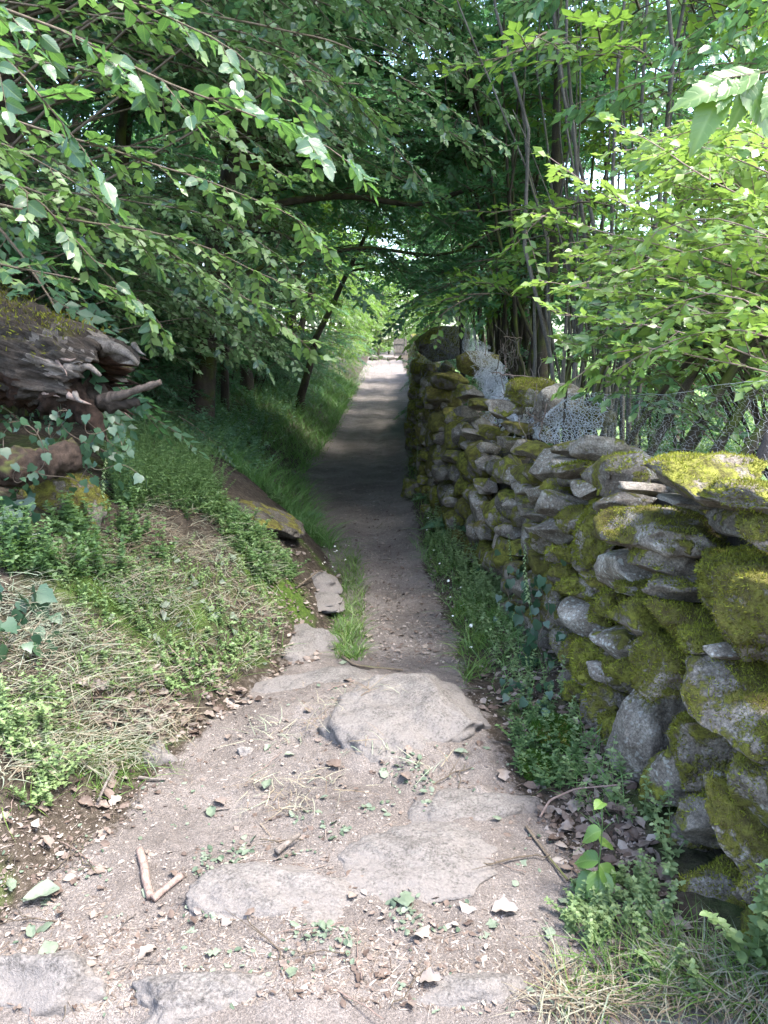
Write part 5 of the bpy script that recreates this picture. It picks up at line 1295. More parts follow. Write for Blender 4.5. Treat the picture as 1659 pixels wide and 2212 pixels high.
# green tangle on the bank right of the log
b = pscatter(1500, [(235, 960), (300, 905), (345, 890), (420, 950), (455, 1010), (480, 1080), (400, 1110), (250, 1105)], rh)
g = sprigs(b, rh.uniform(.10, .32, len(b)), 9, 5, .021, rh, T_2, .5)
stuff('cleavers', g, [M_herb], 'bright green mass of soft whorled weeds below the broken log end')
b = pscatter(420, [(430, 1060), (520, 1130), (600, 1190), (650, 1245), (560, 1260), (480, 1150), (400, 1100)], rh)
g = sprigs(b, rh.uniform(.05, .16, len(b)), 6, 5, .032, rh, tmpl_low(.24), .6)
b = pscatter(160, [(520, 1010), (560, 1040), (640, 1110), (600, 1100)], rh); g2 = sprigs(b, rh.uniform(.05, .14, len(b)), 6, 5, .03, rh, tmpl_low(.24), .6)
stuff('bank_herbs', g, [M_herb], 'low green weeds along the foot of the bank'); stuff('slab_herbs', g2, [M_herb], 'green weeds fringing the top edge of the brown mossy slab')
b = pscatter(380, [(0, 1000), (60, 1060), (250, 1110), (420, 1120), (330, 1250), (120, 1260), (0, 1240)], rh, thr=(.22, -.05, 3))
g = sprigs(b, rh.uniform(.06, .24, len(b)), 7, 4, .034, rh, tmpl_low(.3), .5); stuff('weeds', g, [M_herb], 'mixed weeds on the upper bank below the log')
b = pscatter(170, [(0, 1480), (120, 1500), (150, 1620), (200, 1700), (110, 1740), (0, 1760)], rh, thr=(.18, -.1, 4))
g = sprigs(b, rh.uniform(.05, .17, len(b)), 6, 4, .026, rh, tmpl_low(.33), .7); stuff('weeds', g, [M_pale], 'leafy weeds at the lower left edge of the bank')
b = pscatter(260, [(905, 1070), (1000, 1100), (1060, 1200), (1110, 1320), (1060, 1330), (980, 1230), (930, 1150)], rh, thr=(.2, -.15, 5))
g = sprigs(b, rh.uniform(.06, .26, len(b)), 7, 4, .034, rh, tmpl_low(.28), .5); stuff('verge_herbs', g, [M_pale], 'weeds on the verge between the narrow path and the wall')
b = pscatter(110, [(1090, 1540), (1180, 1520), (1260, 1640), (1230, 1720), (1110, 1690)], rh, thr=(.15, -.2, 6))
g = sprigs(b, rh.uniform(.04, .13, len(b)), 6, 4, .022, rh, tmpl_low(.33), .6); stuff('verge_herbs', g, [M_herb], 'fine pale weeds round the green moss on the verge')
b = pscatter(100, [(1240, 1930), (1400, 1900), (1450, 2030), (1350, 2080), (1230, 2060)], rh, thr=(.15, -.25, 7))
g = sprigs(b, rh.uniform(.04, .13, len(b)), 6, 5, .02, rh, tmpl_low(.35), .6); stuff('verge_herbs', g, [M_pale], 'small pale weeds round the broad leaved seedling')
n = 2600; yy = 2.0 + 5.5 * rh.random(n) ** 1.3; xx = xw(yy) - .03 - .28 * rh.random(n) ** 1.4; kk = fbm2(xx, yy, .2, 3, 95) > np.where(yy < 3.5, .22, -.12); xx, yy = xx[kk], yy[kk]; b = gp(xx, yy, -.004)
V, F, nv = blades(b, rh.uniform(.05, .2, len(b)), .0038 * rh.uniform(.7, 1.3, len(b)), rh, .7)
g = Geo(); g.add(V, F, 0, np.repeat(rh.random(len(b)), nv)); stuff('edge_grass', g, [M_verge], 'loose strip of grass along the foot of the stone wall')
n = 170; yy = 2.3 + 5 * rh.random(n) ** 1.2; xx = xw(yy) - .02 - .2 * rh.random(n); kk = (yy > 3.5) | (rh.random(n) < .3); b = gp(xx[kk], yy[kk]); n = len(b)
g = sprigs(b, rh.uniform(.05, .2, n), 7, 4, .026, rh, tmpl_low(.3), .6); stuff('verge_herbs', g, [M_pale], 'scattered pale weeds along the foot of the stone wall')
# larger single plants
def herb_plant(name, label, cat, base, n, h, nodes, per, leaf, seed, wd=.33, lean=.4):
    r = np.random.default_rng(seed); root = empty(name, base, label, cat)
    for i in range(n):
        g = sprigs(np.array([[r.normal(0, .03), r.normal(0, .03), 0]]), np.array([h * r.uniform(.7, 1.1)]), nodes, per, leaf, r, tmpl_mid(wd), lean)
        link('stem', g.mesh('stem', [M_pale]), root)
herb_plant('leafy_herb', 'pale leafy plant growing at the wall foot in the lower right corner', 'plant', gpt(1640, 2110), 10, .34, 9, 4, .032, 1)
herb_plant('leafy_herb', 'pale sprawling plant against the lower wall stones above the corner plant', 'plant', np.array((.86, 2.12, float(ground_h(.86, 2.12)))), 5, .24, 8, 4, .024, 2, .3, .8)
herb_plant('leafy_herb', 'pale weed tuft at the wall foot left of the corner plant', 'plant', gpt(1440, 2125), 8, .13, 6, 5, .024, 3, .35, .9)
# seedling with broad soft leaves
sd_ = empty('broad_leaved_seedling', gpt(1280, 1960), 'seedling with broad drooping yellow green leaves on the verge', 'plant'); L0 = np.array(sd_.location)
zc = project(L0)[2]
SEM = [leaf_mesh_hi('leaf', M_leaf_bush, .34, .015, 300 + i, 8, .35, .05 * (i - 1)) for i in range(3)]
st = resample(np.array([L0, L0 + np.array((.01, 0, .10)), L0 + np.array((.015, .0, .22)), L0 + np.array((.01, 0, .34))]), 10)
V, F = tubes(st - L0, np.linspace(.003, .0012, 10), 5); g = Geo(); g.add(V, F, 0, .5); link('stem', g.mesh('stem', [M_herb]), sd_)
for j, (hh, az, S, dz) in enumerate([(.09, 3.4, .10, -.5), (.10, .2, .09, -.9), (.11, 4.6, .11, -.8), (.14, 2.6, .085, -.2), (.13, 5.6, .10, -.9), (.19, .8, .08, -.1), (.24, 3.0, .07, -.5), (.33, 4.0, .05, .3)]):
    put_leaf(sd_, SEM[j % 3], L0 + np.array((.012, 0, hh)), (math.cos(az), math.sin(az), dz), (.3 * math.cos(az), -.4, .9), S)
# pennywort spikes on the wall foot
for i, (px, v, hp, lab) in enumerate([(895, 1050, .55, 'thin pennywort spike at the shaded far wall foot, left of the others'), (1045, 1190, .52, 'tall pennywort spike against the wall above the pale fern'), (1105, 1330, .55, 'tall pennywort spike against the wall left of the ivy'), (1190, 1300, .40, 'pennywort spike rising out of the wall ivy'), (240, 1140, .36, 'white flowering pennywort spike on the left bank below the log')]):
    base = gpt(px, v) if px < 1150 else wall_hit(px, v) - np.array((.1, 0, .1))
    r = np.random.default_rng(i); root = empty('pennywort', base, lab, 'plant')
    t = np.linspace(0, 1, 14); S = np.stack([.04 * np.sin(t * 2 + i), .03 * t, hp * t], 1); g = Geo(); V, F = tubes(S, np.linspace(.003, .001, 14), 4); g.add(V, F, 0, .6); link('stem', g.mesh('stem', [M_herb]), root)
    n = 60; q = np.linspace(.25, 1, n); b = np.stack([np.interp(q, t, S[:, a]) for a in range(3)], 1); a = np.arange(n) * 2.4
    V, F = leaves(b, np.stack([np.cos(a), np.sin(a), -.8 + 0 * a], 1), np.tile((0, 0, 1.), (n, 1)) + .2 * r.standard_normal((n, 3)), .026 * (1.3 - .8 * q), tmpl_low(.3)); g = Geo(); g.add(V, F, 0, np.repeat(.7 + .3 * r.random(n), 5)); link('flower', g.mesh('flower', [M_pale]), root)
# grass
def grass(name, label, specs, mat, rg):
    g = Geo()
    for (n, poly, h0, h1, wd, lean, thr) in specs:
        b = pscatter(n, poly, rg, -.004, thr); M = len(b)
        V, F, nv = blades(b, rg.uniform(h0, h1, M), wd * rg.uniform(.6, 1.3, M), rg, lean)
        g.add(V, F, 0, np.repeat(np.clip(.45 + .3 * fbm2(b[:, 0], b[:, 1], .15, 2, 5) + .22 * rg.standard_normal(M), 0, 1), nv))
    return stuff(name, g, [mat], label)
grass('grass', 'green grass in tufts on the verges and the bank', [
    (1500, [(715, 1300), (770, 1200), (790, 1300), (780, 1450), (725, 1440)], .05, .16, .0045, .5, None),
    (500, [(870, 1080), (885, 900), (900, 860), (915, 900), (915, 1000), (925, 1090)], .06, .22, .006, .5, (.3, -.1, 52)),
    (350, [(700, 1150), (780, 1180), (785, 1260), (720, 1250)], .05, .15, .0045, .5, None),
    (1900, [(980, 1200), (1040, 1230), (1110, 1330), (1100, 1420), (1000, 1500), (985, 1400)], .05, .22, .0045, .75, (.14, -.08, 8)),
    (2600, [(560, 960), (560, 880), (640, 850), (700, 790), (765, 800), (770, 860), (700, 950), (620, 980)], .15, .42, .006, .5, (.5, -.3, 9)),
    (2600, [(420, 900), (520, 850), (650, 780), (760, 760), (770, 790), (560, 880)], .15, .5, .008, .5, (.4, -.2, 10)),
    (1500, [(690, 830), (760, 770), (805, 772), (800, 800), (770, 850), (740, 880)], .15, .45, .012, .5, None),
    (900, [(1180, 2212), (1240, 2080), (1420, 2040), (1659, 2080), (1659, 2212)], .05, .20, .0035, .7, (.1, -.2, 11)),
    (900, [(0, 1380), (130, 1400), (330, 1600), (420, 1650), (250, 1720), (0, 1760)], .04, .15, .004, .7, (.15, -.05, 12)),
    (3400, [(120, 1160), (560, 1200), (620, 1420), (430, 1520), (150, 1500)], .04, .15, .0035, .9, (.2, -.12, 13))], M_grass, rh)
# the bright verge under the trees on the left
n = 11000; yy = 7.2 + 26 * rh.random(n) ** 1.7; uu = rh.random(n) ** 1.3; xx = xl(yy) + .12 - uu * 1.7
kk = fbm2(xx, yy, .55, 3, 91) > -.22 + .25 * uu; xx, yy = xx[kk], yy[kk]; b = gp(xx, yy, -.01); M = len(b)
V, F, nv = blades(b, rh.uniform(.10, .38, M) * (1 + .02 * yy), (.0035 + .0006 * yy) * rh.uniform(.7, 1.3, M), rh, .5)
g = Geo(); g.add(V, F, 0, np.repeat(np.clip(.45 + .3 * fbm2(b[:, 0], b[:, 1], .4, 2, 5) + .2 * rh.standard_normal(M), 0, 1), nv))
stuff('verge_grass', g, [M_verge], 'soft bright green grass along the left verge under the trees')
n = 600; yy = 7.5 + 16 * rh.random(n) ** 1.5; xx = xl(yy) - .5 - 1.6 * rh.random(n); b = gp(xx, yy)
g = sprigs(b, rh.uniform(.12, .45, n), 7, 4, .06, rh, tmpl_low(.3), .5); stuff('bank_undergrowth', g, [M_fern], 'leafy undergrowth on the shaded left bank')
n = 2600; yy = 6.2 + 30 * rh.random(n) ** 1.5; xx = np.where(rh.random(n) < .75, xr(yy) + .02 + .22 * rh.random(n), xl(yy) + .25 * rh.random(n)); b = gp(xx, yy, -.005)
V, F, nv = blades(b, rh.uniform(.05, .2, n), (.003 + .0005 * yy) * rh.uniform(.7, 1.3, n), rh, .7)
g = Geo(); g.add(V, F, 0, np.repeat(rh.random(n), nv)); stuff('edge_grass', g, [M_grass], 'thin grass straggling along the edges of the path')
grass('meadow_grass', 'sunlit grass of the meadow behind the wall', [(9000, [(1320, 860), (1659, 840), (1659, 1000), (1420, 990)], .1, .35, .012, .4, None)], M_grass, rh)
# dried mown grass lying on the bank
g = Geo()
for (n, poly, thr) in [(6500, [(60, 1180), (330, 1150), (520, 1190), (600, 1300), (590, 1420), (480, 1500), (260, 1500), (90, 1420)], (.22, -.12, 15)), (3200, [(0, 1250), (120, 1300), (300, 1500), (440, 1560), (300, 1660), (0, 1700)], (.2, -.2, 16)), (1200, [(1150, 2212), (1230, 2060), (1450, 2030), (1659, 2100), (1659, 2212)], (.12, -.2, 17)), (700, [(520, 1150), (590, 1190), (600, 1260), (540, 1240)], None), (1300, [(280, 1100), (430, 1080), (520, 1160), (420, 1220), (260, 1180)], (.2, -.3, 51)), (800, [(400, 1560), (900, 1500), (980, 1700), (500, 1800)], (.2, .1, 18))]:
    b = pscatter(n, poly, rh, .004, thr); b[:, 2] += rh.uniform(0, .045, len(b)); M = len(b)
    V, F, nv = blades(b, rh.uniform(.035, .15, M), rh.uniform(.0018, .0048, M), rh, .3, 1.1, 3, .3)
    g.add(V, F, 0, np.repeat(np.clip(.5 + .45 * fbm2(b[:, 0], b[:, 1], .25, 3, 6) + .25 * rh.standard_normal(M), 0, 1), nv))
b = pscatter(420, [(140, 1160), (560, 1190), (610, 1400), (430, 1510), (160, 1480)], rh, thr=(.16, -.05, 44))
g3_ = sprigs(b, rh.uniform(.03, .11, len(b)), 5, 4, .022, rh, tmpl_low(.35), .7); stuff('weeds', g3_, [M_pale], 'small pale weeds among the dry grass of the bank')
stuff('dry_grass', g, [M_dry], 'dry cut grass strewn over the left bank')
# green moss cushions on the verge
for i, (px, v, wpx, lab) in enumerate([(1205, 1590, 105, 'deep green moss cushion on the verge nearest the wall ivy'), (1165, 1665, 80, 'deep green moss cushion on the verge, lower of the two')]):
    x, y = on_ground(px, v); W = wpx * project((x, y, 0))[2] / FPX; M = Matrix.Identity(4); M.translation = (x, y, float(ground_h(x, y)) + .01)
    o, V, F = add_rock('moss_cushion', 3100 + i, (W, W * 1.3, .07), M, None, 4, 1, .3, 0, M_rock, boxy=0, cuts=2, knob=.12); tag(o, lab, 'moss', None, 'thing')
    moss_fuzz(o, V, F, 1.4, .016, M_mossg, i, .2, 90000)
# ------------------------------------------------------------------ litter, leaves, twigs
T_CURL = (np.array([(0, 0, 0), (-.30, .3, .16), (0, .35, .0), (.30, .3, .13), (-.26, .7, .10), (0, .7, -.05), (.25, .68, .17), (0, 1, .08)]), np.array([(0, 2, 1), (0, 3, 2), (1, 2, 5), (1, 5, 4), (2, 3, 6), (2, 6, 5), (4, 5, 7), (5, 6, 7)]))
re_ = np.random.default_rng(99)
def flat_leaves(b, s0, s1, rg, tm=T_CURL):
    M = len(b); a = rg.uniform(0, 6.28, M)
    return leaves(b, np.stack([np.cos(a), np.sin(a), .22 * rg.standard_normal(M)], 1), np.stack([.4 * rg.standard_normal(M), .4 * rg.standard_normal(M), np.where(rg.random(M) < .5, 1., -1.)], 1), s0 + (s1 - s0) * rg.random(M) ** 1.8, tm)
NEAR = [(-50, 2212), (0, 1750), (330, 1600), (560, 1500), (640, 1440), (1000, 1440), (1120, 1700), (1300, 2000), (1350, 2212)]
PATHP = [(780, 1440), (775, 1300), (790, 1200), (700, 1110), (600, 1000), (700, 900), (760, 850), (895, 850), (875, 1000), (900, 1100), (950, 1200), (985, 1300), (990, 1440)]
VERGE = [(1000, 1500), (1110, 1350), (1200, 1420), (1330, 1650), (1440, 1880), (1480, 2050), (1330, 2110), (1200, 1850), (1100, 1620)]
LEFTL = [(170, 1440), (330, 1400), (520, 1450), (560, 1520), (400, 1600), (230, 1580)]
LOWL = [(0, 1750), (250, 1620), (330, 1700), (200, 1900), (0, 2050)]
g = Geo()
for (n, poly, s0, s1, thr) in [(1400, VERGE, .012, .06, (.16, -.15, 63)), (900, LEFTL, .02, .06, (.2, -.3, 31)), (300, LOWL, .01, .04, (.2, -.1, 36)), (400, [(870, 1080), (885, 900), (915, 900), (925, 1090)], .02, .05, None), (1100, NEAR, .012, .032, (.3, -.1, 32)), (1100, PATHP, .018, .045, None), (700, [(480, 1000), (560, 960), (640, 1000), (680, 1100), (600, 1060)], .02, .06, None), (700, [(600, 1130), (740, 1240), (760, 1420), (580, 1480), (560, 1300)], .02, .05, None)]:
    b = pscatter(n, poly, re_, .006, thr); V, F = flat_leaves(b, s0, s1, re_); g.add(V, F, 0, np.repeat(re_.random(len(b)), 8))
stuff('leaf_litter', g, [M_litter], 'small dead leaves strewn over the verge and path')
g = Geo()
for (n, poly, s0, s1) in [(1100, [(330, 1950), (600, 1700), (900, 1650), (950, 1760), (750, 1880), (1000, 2080), (800, 2120), (600, 2060)], .012, .035), (700, NEAR, .01, .025), (260, [(140, 1180), (600, 1210), (590, 1440), (330, 1560)], .02, .05)]:
    b = pscatter(n, poly, re_, .006, (.25, -.05, 33)); V, F = flat_leaves(b, s0, s1, re_); g.add(V, F, 0, np.repeat(re_.random(len(b)), 8))
stuff('leaf_clippings', g, [M_cut], 'torn green leaf clippings on the near path')
# wood chips and crumbs of stone
g = Geo(); T_CH = (np.array([(-.1, -.5, 0), (.1, -.5, 0), (.1, .5, 0.02), (-.1, .5, 0), (-.06, -.4, .1), (.06, -.4, .1), (.06, .45, .1), (-.07, .4, .1)]), np.array([(0, 1, 5), (0, 5, 4), (1, 2, 6), (1, 6, 5), (2, 3, 7), (2, 7, 6), (3, 0, 4), (3, 4, 7), (4, 5, 6), (4, 6, 7)]))
for (n, poly, s0, s1, thr) in [(6000, NEAR, .004, .020, (.35, -.05, 35)), (2000, [(0, 2212), (0, 1950), (400, 1980), (900, 2050), (1300, 2100), (1300, 2212)], .006, .026, None), (1300, PATHP, .012, .03, None)]:
    b = pscatter(n, poly, re_, .001, thr); M = len(b); a = re_.uniform(0, 6.28, M)
    V, F = leaves(b, np.stack([np.cos(a), np.sin(a), .1 * re_.standard_normal(M)], 1), np.tile((0, 0, 1.), (M, 1)) + .2 * re_.standard_normal((M, 3)), s0 + (s1 - s0) * re_.random(M) ** 2.2, T_CH); g.add(V, F, 0, np.repeat(re_.random(M), 8))
stuff('wood_chips', g, [M_chip], 'wood chips and crumbs scattered over the trodden path')
M_crumb = plain_mat('soil_crumb', [(.03, .024, .02), (.085, .07, .06), (.15, .13, .115), (.23, .205, .19)], .95)
T_CR = (np.array([(-.5, -.3, 0), (.5, -.35, 0), (.05, .5, 0), (.0, .0, .55)]), np.array([(0, 1, 3), (1, 2, 3), (2, 0, 3)])); g = Geo()
for (n, poly, s0, s1, thr) in [(11000, NEAR, .003, .012, (.3, -.2, 38)), (3500, PATHP, .006, .022, (.3, -.2, 39)), (1800, VERGE, .004, .016, None)]:
    b = pscatter(n, poly, re_, -.001, thr); M = len(b); a = re_.uniform(0, 6.28, M)
    V, F = leaves(b, np.stack([np.cos(a), np.sin(a), .2 * re_.standard_normal(M)], 1), np.tile((0, 0, 1.), (M, 1)), s0 + (s1 - s0) * re_.random(M) ** 3, T_CR); g.add(V, F, 0, np.repeat(re_.random(M), 4))
stuff('soil_crumbs', g, [M_crumb], 'crumbs of earth and grit on the trodden path')
# dark bits of dead leaf and stem gathered in drifts
g = Geo()
for (n, poly, thr) in [(2600, NEAR, (.35, .02, 61)), (500, PATHP, (.5, .0, 62))]:
    b = pscatter(n, poly, re_, .001, thr); V, F = flat_leaves(b, .006, .03, re_, T_LOW); g.add(V, F, 0, np.repeat(re_.random(len(b)) * .55, 5))
    b = pscatter(n // 4, poly, re_, .002, thr); V, F, nv = blades(b, re_.uniform(.02, .09, len(b)), re_.uniform(.0012, .003, len(b)), re_, .1, 1.4, 2, .1); g.add(V, F, 0, np.repeat(re_.random(len(b)), nv))
stuff('leaf_crumbs', g, [M_litter], 'dark crumbs of leaf and stem gathered in drifts on the path')
# the largest leaves lie one by one
def leaf_obj_mesh(mat, seed, ov):
    r = np.random.default_rng(seed); ys = np.linspace(0, 1, 7); pr = np.sin(np.pi * ys ** .85) ** .75 * ov; V, F = [], []
    cu = r.uniform(-.9, 1.4); tw = r.uniform(-.5, .5)
    for i, y in enumerate(ys):
        for sx in (-1, -.5, 0, .5, 1):
            lob = 1 + .3 * math.sin(i * 2.6 + seed) * (abs(sx) == 1)
            V.append((sx * pr[i] * lob + .04 * r.normal(), y, cu * (sx * pr[i]) ** 2 * 2.5 + tw * sx * pr[i] * y + .10 * math.sin(3 * y + seed) + r.normal(0, .012)))
    for i in range(6):
        for j in range(4): b = i * 5 + j; F.append((b, b + 1, b + 6, b + 5))
    V = np.array(V); V[:, 2] -= V[:, 2].min()
    return mesh_np('fallen_leaf', V, [np.array(F)], [mat], None, True, {'var': np.clip(.5 + r.normal(0, .28) + 0 * V[:, 0], .05, .95)})
LM = {'dead': [leaf_obj_mesh(M_litter, i, .30) for i in range(7)], 'cut': [leaf_obj_mesh(M_cut, 20 + i, .30) for i in range(5)]}
def lay(me, name, P, S, yaw, tilt, label, cat, group, lift=.004):
    o = bpy.data.objects.new(name, me); C.objects.link(o); o.location = (P[0], P[1], P[2] + lift)
    e = .05; gx_ = float(ground_h(P[0] + e, P[1], False) - ground_h(P[0] - e, P[1], False)) / (2 * e); gy_ = float(ground_h(P[0], P[1] + e, False) - ground_h(P[0], P[1] - e, False)) / (2 * e)
    nrm = Vector((-gx_, -gy_, 1)).normalized()
    q = Vector((0, 0, 1)).rotation_difference(nrm); o.rotation_mode = 'QUATERNION'
    from mathutils import Quaternion
    o.rotation_quaternion = q @ Quaternion((0, 0, 1), yaw) @ Quaternion((1, 0, 0), tilt)
    o.scale = (S, S, S); return tag(o, label, cat, group)
for (n, poly, kind, lab, grp) in [(70, VERGE, 'dead', 'curled dead leaf on the verge at the foot of the wall', 'dead leaves on the verge'), (40, LEFTL, 'dead', 'pale curled dead leaf on the dry grass of the left bank', 'dead leaves on the left bank'),
                                 (34, NEAR, 'cut', 'torn grey green leaf lying on the near path', 'torn leaves on the path'), (30, NEAR, 'dead', 'dry brown leaf lying on the near path', 'dry leaves on the path'), (14, LOWL, 'dead', 'dry leaf at the left edge of the near path', 'dry leaves at the left edge'),
                                 (40, [(130, 1190), (560, 1200), (590, 1430), (250, 1420)], 'cut', 'wilted grey green leaf in the dry cut grass on the bank', 'wilted leaves in the cut grass')]:
    for P in pscatter(n, poly, re_, 0):
        lay(LM[kind][re_.integers(len(LM[kind]))], 'fallen_leaf', P, re_.uniform(.032, .07), re_.uniform(0, 6.28), re_.normal(0, .2), lab, 'leaf', grp)
for (px, v, S, k, lab) in [(130, 1945, .14, 'cut', 'grey green leaf bundle near the lower left edge, the largest leaf there'), (1060, 1990, .11, 'dead', 'white curled leaf on the wide low rock'), (1090, 1712, .10, 'dead', 'white folded leaf at the right edge of the path beside the angular slab'), (735, 1690, .1, 'dead', 'pale leaf caught in the clippings below the domed rock'),
                           (190, 1480, .1, 'dead', 'white leaf standing out on the leaf strewn bank'), (500, 1215, .1, 'cut', 'pale rolled leaf in the grass below the green weeds'), (880, 2005, .10, 'cut', 'flat green leaf on the wide rock in the near path'), (100, 2065, .1, 'cut', 'dark green leaf lying near the lower left corner'), (25, 1903, .07, 'cut', 'fresh green leaf at the left edge of the near path')]:
    x, y = on_ground(px, v); lay(LM[k][re_.integers(4)], 'fallen_leaf', (x, y, float(ground_h(x, y))), S * .75, re_.uniform(0, 6.28), .1, lab, 'leaf', None, .006)
# twigs and sticks
def stick_mesh(seed, r0, kinks=.06, fork=False, mat=None, n=12, pale=False):
    r = np.random.default_rng(seed); t = np.linspace(-.5, .5, n)
    P = np.stack([t, np.cumsum(r.normal(0, kinks / 3, n)), np.abs(np.cumsum(r.normal(0, kinks / 5, n)))], 1); P[:, 1] -= P[:, 1].mean()
    g = Geo(); V, F = tubes(P, r0 * np.linspace(1, .55, n) * (1 + .15 * r.standard_normal(n)), 6, True); g.add(V, F, 0, .5)
    if fork:
        Q = np.stack([P[5] + (P[6] - P[5]) * k + np.array((.28 * k / 5, .22 * k / 5, .02 * k)) for k in range(6)]); V, F = tubes(Q, np.linspace(r0 * .6, r0 * .3, 6), 5); g.add(V, F, 0, .5)
    return g.mesh('twig', [mat or M_twig])
TW = [stick_mesh(i, .012, .07, i % 3 == 0, [M_twig, M_stick, M_dead][i % 3]) for i in range(9)]
for (n, poly, lab, grp) in [(46, NEAR, 'thin dry twig lying on the near path', 'twigs on the near path'), (16, VERGE, 'thin dry twig lying on the leafy verge', 'twigs on the verge'), (18, LOWL + [(300, 1600)], 'thin dry twig at the left edge of the path', 'twigs at the left edge'), (14, [(150, 1200), (560, 1250), (560, 1480), (250, 1500)], 'thin dry twig in the cut grass on the bank', 'twigs on the bank'), (10, PATHP, 'thin dry twig on the narrow stretch of path', 'twigs on the narrow path')]:
    for P in pscatter(n, poly, re_, 0):
        lay(TW[re_.integers(9)], 'twig', P, re_.uniform(.06, .24), re_.uniform(0, 6.28), 0, lab, 'twig', grp, .004)
def stick(name, pts, r0, r1, mat, lab, cat, seed=1, amp=.2, lift=None):
    Pq = [gpt(*p) + np.array((0, 0, r0 * .8 if len(p) < 3 else p[2])) for p in [(q if len(q) < 3 else q) for q in pts]] if lift is None else lift
    return Pq
def g3(px, v, dz): x, y = on_ground(px, v); return np.array((x, y, float(ground_h(x, y)) + dz))
for (pts, r0, r1, mat, lab, cat) in [
    ([(303, 1858, .015), (312, 1885, .012), (316, 1915, .012), (326, 1945, .012)], .013, .012, M_stick, 'bent brown stick with a knobbly end lying on the left of the near path', 'stick'),
    ([(330, 1948, .012), (360, 1932, .014), (394, 1912, .014)], .012, .011, M_stick, 'short straight brown stick touching the end of the bent one', 'stick'),
    ([(598, 1875, .02), (622, 1855, .03), (648, 1835, .03)], .012, .007, M_dead, 'bleached white wood splinter on the clippings above the pale rock', 'wood'),
    ([(213, 1745, .03), (232, 1715, .05), (252, 1682, .06)], .006, .004, M_dead, 'straight pale stick leaning up the left edge of the path', 'stick'),
    ([(300, 1688, .015), (330, 1690, .012), (358, 1689, .012)], .006, .005, M_dead, 'short pale stick lying flat at the grass edge left of the path', 'stick'),
    ([(440, 1751, .008), (495, 1748, .008)], .004, .004, M_dead, 'short pale stick lying flat on the trodden path', 'stick'),
    ([(1165, 1800, .02), (1185, 1775, .06), (1240, 1757, .09), (1330, 1752, .10)], .004, .003, M_stick, 'arched pale stem crossing the verge towards the wall', 'stem'),
    ([(1135, 1820, .01), (1185, 1880, .012), (1225, 1920, .012)], .005, .004, M_twig, 'dark straight twig pointing across the verge to the seedling', 'twig'),
    ([(740, 1440, .01), (765, 1462, .014), (800, 1468, .012), (870, 1468, .01)], .008, .005, M_twig, 'dark stick lying across the path at the top of the rock ledge', 'stick'),
    ([(640, 1275, .02), (690, 1262, .1), (735, 1280, .1)], .006, .004, M_twig, 'dark twig caught on the pointed stone at the bank foot', 'twig')]:
    Pq = np.array([g3(*p) for p in pts]); o0 = Pq.mean(0)
    V, F = rough_tube(Pq, r0, r1, 18, 8, int(pts[0][0]), .22); g = Geo(); g.add(V - o0, F, 0, .5)
    tag(link('stick' if cat == 'stick' else {'wood': 'bleached_wood', 'stem': 'arched_twig', 'twig': 'twig'}[cat], g.mesh('stick', [mat]), None, o0), lab, cat)
# white daisies and petals by the narrow path
PET = tmpl_low(.3); g = Geo(); a = np.arange(10) * .628
V, F = leaves(np.zeros((10, 3)), np.stack([np.cos(a), np.sin(a), 0 * a + .1], 1), np.tile((0, 0, 1.), (10, 1)), np.full(10, .5), PET); g.add(V, F, 0, .5)
M_white = plain_mat('white_petal', [(.7, .7, .66), (.8, .8, .76)], .6); dm = g.mesh('petal', [M_white])
for P in np.concatenate([pscatter(22, [(885, 1100), (950, 1120), (1010, 1320), (1030, 1420), (985, 1400), (960, 1250)], re_), pscatter(14, [(700, 1180), (760, 1180), (740, 1250), (690, 1230)], re_)]):
    lay(dm, 'white_flower', P, re_.uniform(.018, .03), 0, re_.normal(0, .4), 'tiny white flower beside the narrow path', 'flower', 'tiny white flowers by the narrow path', .03)

# ------------------------------------------------------------------ wire netting on the wall top
M_wire, ns, ls = new_mat('galvanised_wire')
p = ns.new('ShaderNodeBsdfPrincipled'); p.inputs['Base Color'].default_value = (.40, .42, .45, 1); p.inputs['Metallic'].default_value = .2; p.inputs['Roughness'].default_value = .5
ls.new(p.outputs[0], ns.new('ShaderNodeOutputMaterial').inputs[0])
top = np.array([at(*q) for q in [(985, 668, 11.2), (998, 682, 10.6), (1050, 745, 9.0), (1105, 838, 7.0), (1165, 905, 5.4), (1225, 850, 4.7), (1300, 855, 4.2), (1450, 850, 3.5), (1660, 820, 2.8), (1850, 810, 2.4)]])
bot = np.array([at(*q) for q in [(900, 780, 11.2), (1000, 796, 10.4), (1060, 842, 8.6), (1110, 905, 6.6), (1168, 955, 5.1), (1240, 955, 4.5), (1310, 950, 4.0), (1440, 992, 3.3), (1640, 1043, 2.7), (1850, 1090, 2.3)]])
fen = empty('wire_netting_fence', bot[4] * np.array((1, 1, 0)) + np.array((0, 0, 1.0)), 'sagging chicken wire netting along the top of the stone wall', 'fence'); L0 = np.array(fen.location)
n_u, n_v = 230, 22
sl = np.concatenate([[0], np.cumsum(np.linalg.norm(np.diff(bot, axis=0), axis=1))])
